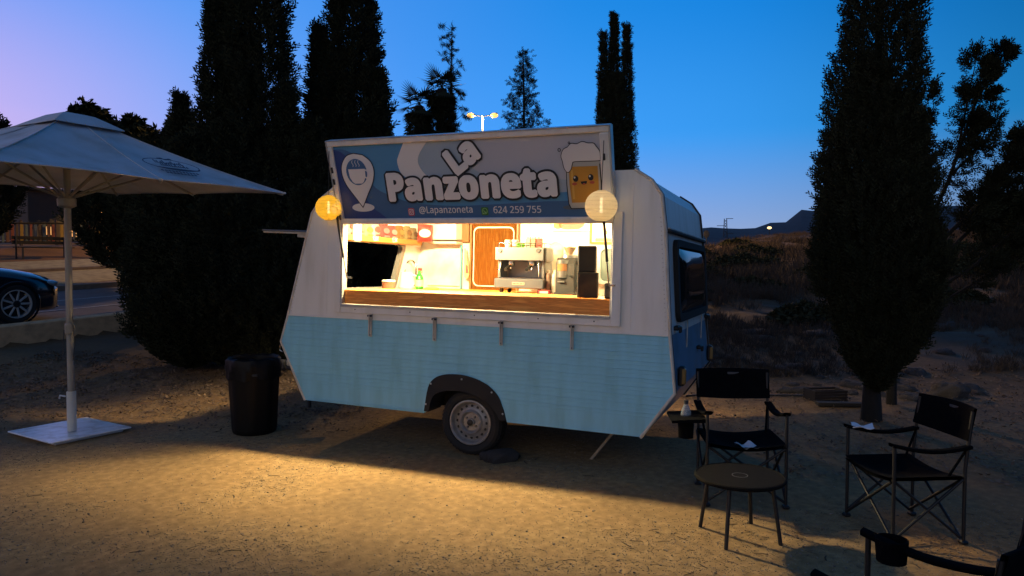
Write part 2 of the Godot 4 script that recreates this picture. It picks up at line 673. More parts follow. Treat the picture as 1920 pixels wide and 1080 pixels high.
func land(x: float, z: float) -> float:
	var q := maxf(0.0, -z - 9.0 + maxf(0.0, x - 4.5) * 0.45)
	var rise := (0.073 * minf(q, 46.0) + 0.01 * maxf(0.0, minf(q, 300.0) - 46.0)) * smoothstep(-3.0, 4.0, x + 0.12 * q)
	var far := smoothstep(9.0, 22.0, Vector2(x, z).length())
	rise += lump.get_noise_2d(x, z) * (0.012 + 0.26 * far) + lump.get_noise_2d(x * 5.0, z * 5.0) * (0.0015 + 0.036 * far)
	var sw := road_sw(x, z)
	var rh := road_h(sw.x)
	if sw.y < 0.05:
		return lerpf(rise, maxf(rise * 0.2, rh - 0.27 + lump.get_noise_2d(x * 2.0, z * 2.0) * 0.015), smoothstep(-3.8, -0.15, sw.y))
	if sw.y < 9.6:
		return rh - 0.14
	return rh + lerpf(0.02, 0.66, smoothstep(9.6, 14.0, sw.y)) + 0.62 * smoothstep(13.8, 18.5, sw.y) + 0.02 * maxf(0.0, minf(sw.y, 120.0) - 18.5) + lump.get_noise_2d(x, z) * 0.05 * smoothstep(14.0, 16.0, sw.y)

func ground() -> void:
	var N := 240
	var pos := []
	for i in N + 1:
		var a := 2.0 * i / N - 1.0
		pos.append(22.0 * a + 780.0 * pow(a, 7.0))
	var v := PackedVector3Array()
	var nn := PackedVector3Array()
	var cc := PackedColorArray()
	var ix := PackedInt32Array()
	for j in N + 1:
		for i in N + 1:
			var x: float = pos[i]
			var z: float = pos[j] - 10.0
			var h := land(x, z)
			v.append(Vector3(x, h, z))
			var e := 0.12
			nn.append(Vector3(h - land(x + e, z), e, h - land(x, z + e)).normalized())
			var sw := road_sw(x, z)
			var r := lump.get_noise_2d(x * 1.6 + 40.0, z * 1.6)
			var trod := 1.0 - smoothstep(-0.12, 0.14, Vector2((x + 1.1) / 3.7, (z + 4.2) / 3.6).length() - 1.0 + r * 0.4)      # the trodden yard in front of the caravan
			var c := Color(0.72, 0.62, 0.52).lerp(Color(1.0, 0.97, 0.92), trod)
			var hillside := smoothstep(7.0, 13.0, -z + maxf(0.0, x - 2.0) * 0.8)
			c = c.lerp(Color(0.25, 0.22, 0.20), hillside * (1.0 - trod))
			if sw.y > 13.5:
				c = Color(0.62, 0.46, 0.36)
			c = c * (1.0 + r * 0.5)
			c.a = 1.0
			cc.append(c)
	for j in N:
		for i in N:
			var a := j * (N + 1) + i
			for k in [a, a + 1, a + N + 2, a, a + N + 2, a + N + 1]:
				ix.append(k)
	var arr := []
	arr.resize(Mesh.ARRAY_MAX)
	arr[Mesh.ARRAY_VERTEX] = v
	arr[Mesh.ARRAY_NORMAL] = nn
	arr[Mesh.ARRAY_COLOR] = cc
	arr[Mesh.ARRAY_INDEX] = ix
	var m := ArrayMesh.new()
	m.add_surface_from_arrays(Mesh.PRIMITIVE_TRIANGLES, arr)
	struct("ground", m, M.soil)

func rp(s: float, w: float, h: float) -> Vector3:      # a point by its distance along and across the road, its height over the carriageway
	var p := ROAD_P + ROAD_U * s + ROAD_N * w
	return Vector3(p.x, road_h(s) + h, p.y)

func strip(called: String, prof: Array, m: Material, s0 := -26.0, s1 := 58.0, step := 2.0) -> MeshInstance3D:
	var b := MB.new()
	var s := s0
	while s < s1 - 0.01:
		var e := minf(s + step, s1)
		for k in prof.size() - 1:
			b.quad(rp(s, prof[k].x, prof[k].y), rp(e, prof[k].x, prof[k].y), rp(e, prof[k + 1].x, prof[k + 1].y), rp(s, prof[k + 1].x, prof[k + 1].y), Vector3(0, 1, 0) if absf(prof[k].x - prof[k + 1].x) > 0.01 else Vector3(-ROAD_N.x, 0, -ROAD_N.y))
		s = e
	return struct(called, b, m)

func road() -> void:
	strip("road", [Vector2(0.2, -0.03), Vector2(4.6, 0.02), Vector2(9.1, -0.03)], M.asphalt)
	for k in 7:
		var b := MB.new()
		var s := -14.0 + k * 8.0
		b.quad(rp(s, 4.55, 0.025), rp(s + 3.4, 4.55, 0.025), rp(s + 3.4, 4.67, 0.025), rp(s, 4.67, 0.025), Vector3.UP)
		struct("road_marking", b, M.line)
	var kl := strip("road_edge_marking", [Vector2(2.35, 0.0), Vector2(2.47, 0.0)], M.line)
	kl.position.y = 0.004
	strip("kerb", [Vector2(9.0, -0.05), Vector2(9.0, 0.11), Vector2(9.75, 0.13)], M.kerb)
	strip("pavement", [Vector2(9.75, 0.12), Vector2(9.75, 0.14), Vector2(12.0, 0.44)], M.paving)
	strip("pavement_step", [Vector2(12.0, 0.40), Vector2(12.0, 0.53), Vector2(12.35, 0.54)], M.kerb)
	strip("upper_pavement", [Vector2(12.35, 0.53), Vector2(12.35, 0.55), Vector2(14.0, 0.76), Vector2(14.2, 0.6)], M.paving)
	# the low wall that holds the road: separate blocks
	var wall := thing("retaining_wall", "low pale concrete retaining wall between dirt yard and road", "wall", at(Vector3(ROAD_P.x, 0, ROAD_P.y)))
	var inv := wall.transform.affine_inverse()
	for k in 34:
		var s := -17.0 + k * 1.2
		var b := MB.new()
		var wob := rng.randf_range(-0.012, 0.012)
		var e := s + 1.19
		var w0 := -0.08 + wob
		var ring := []
		for q in [s, e]:
			ring.append([inv * rp(q, w0, -0.45), inv * rp(q, w0, 0.03), inv * rp(q, w0 + 0.02, 0.05), inv * rp(q, 0.26, 0.05), inv * rp(q, 0.26, -0.3)])
		for j in 4:
			var o := [Vector3(-ROAD_N.x, 0, -ROAD_N.y), Vector3(-ROAD_N.x, 1, -ROAD_N.y), Vector3.UP, Vector3(ROAD_N.x, 0, ROAD_N.y)]
			b.quad(ring[0][j], ring[1][j], ring[1][j + 1], ring[0][j + 1], o[j])
		for q in 2:
			var o2: Vector3 = Vector3(ROAD_U.x, 0, ROAD_U.y) * (-1.0 if q == 0 else 1.0)
			b.quad(ring[q][0], ring[q][1], ring[q][3], ring[q][4], o2)
		put("block", b, M.concrete, wall)

func hills() -> void:
	var rows := []
	var n2 := FastNoiseLite.new()
	n2.seed = 15
	n2.frequency = 0.011
	n2.fractal_octaves = 5
	for j in 7:
		var line := PackedVector3Array()
		for i in 140:
			var a := deg_to_rad(lerpf(-75.0, 75.0, i / 139.0))
			var ad := rad_to_deg(a)
			var crest := 14.0 + 14.0 * exp(-pow((ad - 26.5) / 3.6, 2.0)) + 5.0 * exp(-pow((ad - 22.3) / 0.6, 2.0)) + 9.0 * exp(-pow((ad - 36.0) / 8.0, 2.0)) + 1.8 * exp(-pow((ad - 20.0) / 0.8, 2.0))
			crest += n2.get_noise_1d(i * 9.0) * 3.0
			var dist := 430.0 + 60.0 * absf(j - 3)  if j < 3 else 430.0 + 70.0 * (j - 3)
			dist = 250.0 + j * 60.0
			var up: float = [0.0, 0.45, 0.86, 1.0, 0.8, 0.4, 0.0][j]
			line.append(Vector3(sin(a) * dist, 4.0 + crest * up * 1.15, -cos(a) * dist))
		rows.append(line)
	var b := MB.new()
	b.grid(rows)
	struct("hills", b, M.hill)

# ---------------------------------------------------------------- plants
var S := {}

func leaf(b: MB, root: Vector3, dir: Vector3, side: Vector3, len: float, wid: float) -> void:
	var nrm := dir.cross(side).normalized()
	var m1 := root + dir * len * 0.45 + side * wid * 0.5
	var m2 := root + dir * len * 0.45 - side * wid * 0.5
	b.tri(root, m1, root + dir * len, nrm, nrm, nrm)
	b.tri(root, root + dir * len, m2, nrm, nrm, nrm)

func rdir(y: float) -> Vector3:
	return Vector3(rng.randf_range(-1, 1), y, rng.randf_range(-1, 1)).normalized()

func sprays() -> void:
	for kind in 3:                  # cypress sprays: a stem with scale-like twigs that point up along it
		var b := MB.new()
		for k in 11:
			var h := 0.02 + 0.018 * k
			var a := k * 2.4 + kind
			var d := Vector3(cos(a) * 0.75, 1.0, sin(a) * 0.75).normalized()
			leaf(b, Vector3(0, h, 0), d, d.cross(Vector3(cos(a + 1.2), 0.2, sin(a + 1.2))).normalized(), rng.randf_range(0.07, 0.12) * (1.1 - 0.04 * k), 0.026)
		S["cypress%d" % kind] = b.mesh()
	var p := MB.new()               # a brush of pine needles and small twigs
	for k in 26:
		var d := rdir(rng.randf_range(-0.3, 1.2))
		leaf(p, Vector3(rng.randf_range(-0.03, 0.03), rng.randf_range(0, 0.08), rng.randf_range(-0.03, 0.03)), d, d.cross(rdir(0.3)).normalized(), rng.randf_range(0.07, 0.13), 0.017)
	S.pine = p.mesh()
	var g := MB.new()               # a tuft of dry grass
	for k in 16:
		var d := Vector3(rng.randf_range(-0.5, 0.5), 1, rng.randf_range(-0.5, 0.5)).normalized()
		leaf(g, Vector3(rng.randf_range(-0.1, 0.1), -0.03, rng.randf_range(-0.1, 0.1)), d, d.cross(rdir(0.1)).normalized(), rng.randf_range(0.25, 0.55), 0.016)
	S.grass = g.mesh()
	var l := MB.new()               # broad leaves of a shrub or street tree
	for k in 9:
		var d := rdir(rng.randf_range(-0.4, 0.9))
		leaf(l, d * 0.04, d, d.cross(rdir(0.4)).normalized(), rng.randf_range(0.09, 0.15), 0.05)
	S.broad = l.mesh()
	var w := MB.new()               # hanging, half-bare twigs
	for k in 9:
		var d := Vector3(rng.randf_range(-0.45, 0.45), -1, rng.randf_range(-0.45, 0.45)).normalized()
		leaf(w, Vector3(rng.randf_range(-0.06, 0.06), rng.randf_range(-0.05, 0.05), rng.randf_range(-0.06, 0.06)), d, d.cross(rdir(0.1)).normalized(), rng.randf_range(0.14, 0.32), 0.016)
	S.weep = w.mesh()
	var st := MB.new()
	for k in 1:
		st.ell(Vector3.ZERO, Vector3(1, 0.55, 0.8), 6, 4)
	S.stone = st.mesh()
	var fa := MB.new()
	for k in 3:
		var d := Vector3(cos(k * 2.1), 0.12, sin(k * 2.1)).normalized()
		leaf(fa, d * 0.02, d, d.cross(Vector3.UP).normalized(), 0.09, 0.045)
	S.fallen = fa.mesh()
	var tw := MB.new()
	tw.tube([Vector3(-0.5, 0, 0), Vector3(0.05, 0.06, 0.05), Vector3(0.5, 0, -0.03)], 0.05, 4, false)
	S.twig = tw.mesh()

func scatter(called: String, parent: Node, mesh: Mesh, m: Material, list: Array, shades := true, lo := 0.55, hi := 1.35) -> MultiMeshInstance3D:
	var mm := MultiMesh.new()
	mm.transform_format = MultiMesh.TRANSFORM_3D
	mm.use_colors = true
	mm.mesh = mesh
	mm.instance_count = list.size()
	for i in list.size():
		var x = list[i]
		if x is Array:
			mm.set_instance_transform(i, x[0])
			mm.set_instance_color(i, x[1])
		else:
			mm.set_instance_transform(i, x)
			var s := rng.randf_range(lo, hi)
			mm.set_instance_color(i, Color(s * rng.randf_range(0.92, 1.08), s, s * rng.randf_range(0.85, 1.0)))
	var o := MultiMeshInstance3D.new()
	o.multimesh = mm
	o.material_override = m
	o.set_meta("kind", "stuff")
	if parent == null:
		o.name = numbered(called)
		add_child(o, true)
	else:
		o.name = called
		parent.add_child(o, true)
	return o

func aim(dir: Vector3, size: float, p: Vector3) -> Transform3D:
	var y := dir.normalized()
	var x := y.cross(Vector3(rng.randf_range(-1, 1), rng.randf_range(-1, 1), rng.randf_range(-1, 1))).normalized()
	return Transform3D(Basis(x, y, x.cross(y)).scaled(Vector3.ONE * size), p)

# lobes: [x, z, foot, top, radius, height share of the widest place]
func lobed_crown(lobes: Array, count: int, size: float, sd: int) -> Array:
	var list := []
	var nz := FastNoiseLite.new()
	nz.seed = sd
	nz.frequency = 0.9
	nz.fractal_octaves = 3
	var total := 0.0
	for l in lobes:
		total += (l[3] - l[2]) * l[4]
	for l in lobes:
		var n := int(count * (l[3] - l[2]) * l[4] / total)
		for k in n:
			var t := rng.randf()
			var sh: float = pow(t / l[5], 0.55) if t < l[5] else pow((1.0 - t) / (1.0 - l[5]), l[6] if l.size() > 6 else 0.6)
			t = clampf(t, 0.0, 1.0)
			var a := rng.randf() * TAU
			var y: float = lerpf(l[2], l[3], t)
			var bump := 1.0 + 0.42 * nz.get_noise_3d(cos(a) * 1.5 + l[0] * 3.0, y * 1.3, sin(a) * 1.5) + 0.22 * nz.get_noise_3d(cos(a) * 6.0, y * 5.0 + l[1], sin(a) * 6.0)
			var rr: float = l[4] * maxf(sh, 0.02) * bump * pow(rng.randf(), 0.36)
			var p := Vector3(l[0] + cos(a) * rr, y, l[1] + sin(a) * rr)
			var out := Vector3(cos(a), rng.randf_range(0.7, 2.6), sin(a))
			list.append(aim(out, size * rng.randf_range(0.7, 1.4), p))
	return list

func trunk_mesh(pts: Array, r0: float, r1: float) -> MB:
	var b := MB.new()
	var rad := []
	for k in pts.size():
		rad.append(lerpf(r0, r1, float(k) / (pts.size() - 1)))
	b.tube(pts, rad, 9)
	return b

func cypress(called: String, label: String, base: Vector3, lobes: Array, count: int, size: float, sd: int, group := "", cat := "tree") -> Node3D:
	base.y = land(base.x, base.z) - 0.03 if base.z > -20.0 or base.x < -6.0 or base.x > 8.0 else 0.0
	var t := thing(called, label, cat, at(base), group)
	var b := MB.new()
	for l in lobes:
		var x: float = l[0]
		var z: float = l[1]
		var r := 0.085 if l == lobes[0] else 0.05
		var fork := 0.0 if l == lobes[0] else lerpf(l[2], l[3], 0.18)
		b.tube([Vector3(0, fork, 0), Vector3(x * 0.4, fork + 0.35, z * 0.4), Vector3(x, maxf(l[2] + 0.5, fork + 0.6), z), Vector3(x, lerpf(l[2], l[3], 0.92), z)], [r * 1.3, r, r * 0.8, 0.012], 8)
	put("trunk", b, M.bark, t)
	scatter("crown", t, S["cypress%d" % (sd % 3)], M.leaf, lobed_crown(lobes, count, size, sd))
	return t

func branchy(called: String, label: String, base: Vector3, limbs: Array, mesh: Mesh, m: Material, per_m: float, size: float, clump: float, bare := 0.35, cat := "tree") -> Node3D:
	base.y = land(base.x, base.z) - 0.03 if base.z > -20.0 or base.x < -6.0 or base.x > 8.0 else 0.0
	var t := thing(called, label, cat, at(base))
	var list := []
	var first := true
	var k := 0
	for l in limbs:                 # [points, radius, foliage share]
		var b := MB.new()
		var pts: Array = l[0]
		var rad := []
		for i in pts.size():
			rad.append(lerpf(l[1], l[1] * 0.22, float(i) / (pts.size() - 1)))
		b.tube(pts, rad, 7)
		var span := 0.0
		for i in pts.size() - 1:
			span += pts[i].distance_to(pts[i + 1])
		var n := int(span * per_m * l[2])
		for j in n:
			var u := lerpf(bare, 1.02, pow(rng.randf(), 0.8))
			var f := clampf(u, 0, 0.999) * (pts.size() - 1)
			var i := int(f)
			var p: Vector3 = pts[i].lerp(pts[i + 1], f - i)
			var dirn: Vector3 = (pts[i + 1] - pts[i]).normalized()
			# little side twigs gather the foliage in clumps
			var cl := Vector3(lump.get_noise_2d(u * 40.0 + k * 9.0, 1.0), lump.get_noise_2d(u * 40.0 + k * 9.0, 50.0), lump.get_noise_2d(u * 40.0 + k * 9.0, 90.0)) * clump * 2.2 * lerpf(1.2, 0.5, u)
			var off := cl + Vector3(rng.randfn(0, 1), rng.randfn(0, 1), rng.randfn(0, 1)) * clump * 0.33 * lerpf(1.25, 0.55, u)
			list.append(aim(dirn * 0.7 + off.normalized(), size * rng.randf_range(0.7, 1.3), p + off))
		put("trunk" if first else "branch", b, M.bark, t)
		first = false
		k += 1
	scatter("foliage", t, mesh, m, list)
	return t

func trees() -> void:
	cypress("cypress_tree", "tall dark cypress beside the parasol's right tip, widest of the trees on the left", Vector3(-4.1, 0, -11.6), [[0.03, 0.0, 0.5, 8.3, 0.66, 0.28, 0.75], [-0.62, 0.1, 0.4, 6.0, 0.44, 0.4, 0.85], [-0.3, 0.05, 0.4, 6.7, 0.46, 0.35, 0.8], [0.5, 0.2, 0.3, 4.2, 0.42, 0.3], [0.9, 0.3, 0.3, 3.7, 0.45, 0.3], [-0.35, 0.5, 0.2, 3.6, 0.9, 0.3], [0.3, 0.9, 0.1, 2.6, 0.85, 0.4], [1.1, 0.9, 0.1, 2.6, 0.6, 0.4]], 27000, 0.82, 3)
	cypress("cypress_tree", "tall dark cypress directly behind the left end of the lettered hatch", Vector3(-2.95, 0, -12.8), [[0.12, 0.0, 0.4, 8.1, 0.72, 0.28, 0.8], [-0.42, 0.2, 0.4, 5.6, 0.34, 0.4, 0.8], [0.55, 0.2, 0.4, 4.8, 0.46, 0.25, 0.8], [-0.15, 0.3, 0.4, 5.0, 0.55, 0.35], [0.0, 0.5, 0.1, 3.2, 1.0, 0.4]], 19000, 0.9, 4)
	cypress("cypress_bush", "broad dark bush at the foot of the left cypress, spilling over the low wall", Vector3(-4.85, 0, -10.8), [[0.0, 0.0, 0.05, 3.3, 0.85, 0.42], [-0.3, 0.2, 0.2, 2.1, 0.55, 0.5], [0.7, 0.5, 0.02, 2.4, 0.9, 0.4], [1.5, 0.6, 0.02, 1.9, 0.8, 0.4], [0.2, 0.6, 0.0, 1.3, 0.8, 0.5]], 17000, 0.85, 5, "", "bush")
	cypress("cypress_tree", "small ragged cypress spire seen above the parasol's sloping right side", Vector3(-6.75, 0, -14.6), [[0.0, 0.0, 0.2, 4.35, 0.5, 0.3, 0.9], [-0.5, 0.2, 0.2, 3.3, 0.5, 0.4], [0.5, 0.2, 0.2, 3.6, 0.5, 0.4], [0.9, 0.2, 0.2, 3.9, 0.5, 0.4]], 6500, 0.95, 6)
	cypress("cypress_tree", "dark cypress with three separate spires rising behind the hatch's right end", Vector3(3.55, 0, -25.0), [[0.0, 0.0, 0.3, 10.1, 0.36, 0.35, 1.0], [-0.38, 0.15, 0.3, 9.4, 0.3, 0.4, 1.0], [0.43, 0.1, 0.3, 9.65, 0.32, 0.4, 1.0], [0.0, 0.3, 0.2, 7.9, 0.62, 0.5, 0.4]], 12000, 0.95, 7)
	cypress("cypress_tree", "large dark cypress on a short trunk behind the folding chairs", Vector3(3.62, 0, -7.1), [[0.0, 0.0, 0.5, 6.4, 0.47, 0.25, 0.55], [-0.12, 0.1, 0.6, 3.6, 0.44, 0.42], [0.16, 0.12, 0.55, 3.2, 0.46, 0.38], [-0.5, 0.1, 1.9, 2.85, 0.12, 0.5], [-0.56, 0.12, 1.25, 2.0, 0.12, 0.5], [0.45, 0.12, 1.1, 2.0, 0.16, 0.5], [0.0, 0.1, 0.32, 1.7, 0.36, 0.6], [-0.15, 0.12, 0.5, 1.6, 0.3, 0.55]], 26000, 0.5, 8)
	# a loose pine with clumped foliage to the right of it
	var limbs := [
		[[Vector3(0.00, 0, 0), Vector3(0.00, 0.8, 0), Vector3(0.02, 1.5, 0.1), Vector3(0.17, 2.1, 0.05)], 0.06, 0.5],
		[[Vector3(0.17, 1.6, 0), Vector3(0.52, 2.5, 0.1), Vector3(0.78, 3.3, 0.1), Vector3(1.03, 3.9, 0.15)], 0.028, 0.9],
		[[Vector3(0.60, 2.75, 0.1), Vector3(0.68, 3.2, 0.1), Vector3(0.80, 3.85, 0.1)], 0.016, 0.7],
		[[Vector3(0.58, 2.6, 0.1), Vector3(0.80, 2.85, 0.15), Vector3(0.98, 3.2, 0.1)], 0.016, 1.0],
		[[Vector3(0.17, 1.5, 0), Vector3(0.65, 2.1, 0.2), Vector3(1.00, 2.5, 0.25), Vector3(1.22, 2.98, 0.3)], 0.028, 0.9],
		[[Vector3(0.17, 1.3, 0), Vector3(0.75, 1.95, 0.1), Vector3(1.15, 2.35, 0.0), Vector3(1.42, 2.95, 0.1)], 0.028, 1.1],
		[[Vector3(0.17, 1.1, 0), Vector3(0.72, 1.6, 0.3), Vector3(1.10, 1.95, 0.3), Vector3(1.36, 2.5, 0.4)], 0.022, 0.75],
		[[Vector3(0.17, 0.95, 0), Vector3(0.70, 1.35, 0.2), Vector3(1.05, 1.6, 0.3), Vector3(1.25, 2.1, 0.3)], 0.018, 0.45],
		[[Vector3(0.17, 1.9, 0), Vector3(0.20, 2.7, -0.2), Vector3(0.46, 3.45, -0.2)], 0.018, 0.6],
	]
	branchy("pine_tree", "loose conifer with clumped branches reaching right from behind the large cypress", Vector3(4.25, 0, -7.9), limbs, S.cypress1, M.pine, 430.0, 0.5, 0.095, 0.3)
	# far behind the caravan
	var cone := [[[Vector3(0, 0, 0), Vector3(0.03, 4, 0), Vector3(0, 7.4, 0.0), Vector3(-0.03, 9.1, 0)], 0.08, 0.45]]
	for k in 64:
		var h := 3.4 + 5.5 * k / 64.0
		var a := k * 2.4
		var ln := (0.06 + 0.78 * clampf((9.1 - h) / 3.0, 0.0, 1.0)) * rng.randf_range(0.65, 1.25)
		cone.append([[Vector3(0, h, 0), Vector3(cos(a) * ln * 0.5, h + 0.02, sin(a) * ln * 0.5), Vector3(cos(a) * ln, h + 0.16, sin(a) * ln)], 0.014, 1.0])
	branchy("conifer_tree", "narrow feathery conifer with gaps of sky, right of the twin street lamp", Vector3(0.42, 0, -25.4), cone, S.cypress0, M.pine, 60.0, 0.8, 0.1, 0.15)
	var thin := [[[Vector3(0, 0, 0), Vector3(-0.05, 4.5, 0), Vector3(0.05, 7.5, 0), Vector3(0.1, 9.8, 0.0)], 0.07, 0.6]]
	for k in 70:
		var h := 4.6 + 5.1 * k / 70.0 + rng.randf_range(-0.15, 0.15)
		var a := k * 2.4 + 0.6
		var ln := (0.85 - 0.11 * (h - 4.6)) * rng.randf_range(0.3, 1.35)
		thin.append([[Vector3(0.04, h, 0), Vector3(cos(a) * ln * 0.6, h + ln * 0.42, sin(a) * ln * 0.6), Vector3(cos(a) * ln, h + ln * rng.randf_range(-0.1, 0.4), sin(a) * ln)], 0.013, 1.0])
	branchy("weeping_tree", "thin half-bare tree with drooping twigs rising above the palm", Vector3(-2.2, 0, -25.2), thin, S.weep, M.pine, 15.0, 0.9, 0.1, 0.45)
	palm()
	# street trees beyond the road, mostly behind the parasol
	for e in [[14.6, 11.4, 5.6, 1.9, "broad dark street tree with a bare pale trunk in front of the coloured fence"], [15.6, 4.0, 5.8, 2.2, "broad dark street tree left of the parasol pole, behind the bench"], [18.6, 16.5, 6.2, 2.6, "dark leafy tree behind the coloured fence, under the parasol's right edge"]]:
		var b := rp(e[1], e[0], 0.0)
		var lim := [[[Vector3(0, 0, 0), Vector3(0.05, 1.2, 0), Vector3(0, 2.2, 0.05), Vector3(0.05, 3.8, 0)], 0.16, 0.0]]
		for k in 16:
			var a := k * 2.4
			var h := rng.randf_range(2.9, 3.8)
			var ln: float = e[3] * rng.randf_range(0.6, 1.1)
			lim.append([[Vector3(0, h, 0), Vector3(cos(a) * ln * 0.5, h + 0.5, sin(a) * ln * 0.5), Vector3(cos(a) * ln, h + rng.randf_range(0.3, e[2] - 3.3), sin(a) * ln)], 0.05, 1.0])
		branchy("street_tree", e[4], b, lim, S.broad, M.leaf, 130.0, 2.2, 0.42, 0.3)
	# dark masses further off on the left
	for e in [[-9.4, -21.0, 5.4, "dark shrubby tree top just above the parasol's right slope"], [-11.6, -22.5, 5.0, "dark rounded tree beside the peak of the parasol, beyond the road"], [-18.9, -25.0, 5.9, "dark tree top at the left edge of the photo, above the parasol"]]:
		cypress("round_tree", e[3], Vector3(e[0], 0, e[1]), [[0.0, 0.0, 0.6, e[2] - 0.9, 1.5, 0.5], [0.9, 0.3, 0.6, e[2] - 1.4, 1.1, 0.5], [-0.9, 0.3, 0.6, e[2] - 1.2, 1.2, 0.5]], 3600, 1.7, 9)

func palm() -> void:
	var base := Vector3(-2.75, 0, -24.6)
	var t := thing("palm_tree", "fan palm with two heads of fronds, left of the twin street lamp", "tree", at(base))
	var b := MB.new()
	b.tube([Vector3(0.15, 0, 0), Vector3(0.25, 4.0, 0), Vector3(0.35, 7.5, 0)], [0.24, 0.2, 0.17], 9)
	b.tube([Vector3(-0.55, 0, 0.1), Vector3(-0.5, 4.0, 0.1), Vector3(-0.42, 6.9, 0.1)], [0.22, 0.18, 0.16], 9)
	put("trunk", b, M.bark, t)
	var heads := [Vector3(0.35, 7.6, 0), Vector3(-0.42, 7.0, 0.1)]
	for hd in heads:
		for k in 17:
			var a := k * 2.399
			var lift := lerpf(1.15, -1.2, k / 16.0)
			var d := Vector3(cos(a) * cos(lift), sin(lift), sin(a) * cos(lift)).normalized()
			var stalk := 0.38 if lift > -0.6 else 0.3
			var f := MB.new()
			var tip: Vector3 = hd + d * stalk - Vector3(0, 0.06, 0)
			f.tube([hd, hd + d * stalk * 0.5, tip], [0.016, 0.012, 0.01], 5)
			var s := d.cross(Vector3.UP)
			s = s.normalized() if s.length() > 0.05 else Vector3.RIGHT
			for j in 15:
				var q := lerpf(-1.25, 1.25, j / 14.0)
				var ld := (d * cos(q) + s * sin(q) - Vector3(0, 0.22 + 0.12 * absf(q), 0)).normalized()
				leaf(f, tip, ld, ld.cross(d.cross(s)).normalized(), 0.62 * (1.0 - 0.12 * absf(q)), 0.055)
			put("frond", f, M.pine, t)
		var skirt := []
		for k in 260:
			var a := rng.randf() * TAU
			var h := rng.randf_range(0.2, 2.6)
			skirt.append(aim(Vector3(cos(a) * 0.4, -1.0, sin(a) * 0.4), rng.randf_range(1.6, 2.4), hd + Vector3(cos(a) * 0.3, -h, sin(a) * 0.3)))
		scatter("dead_frond_skirt" if hd == heads[0] else "lower_dead_frond_skirt", t, S.pine, M.pine, skirt)

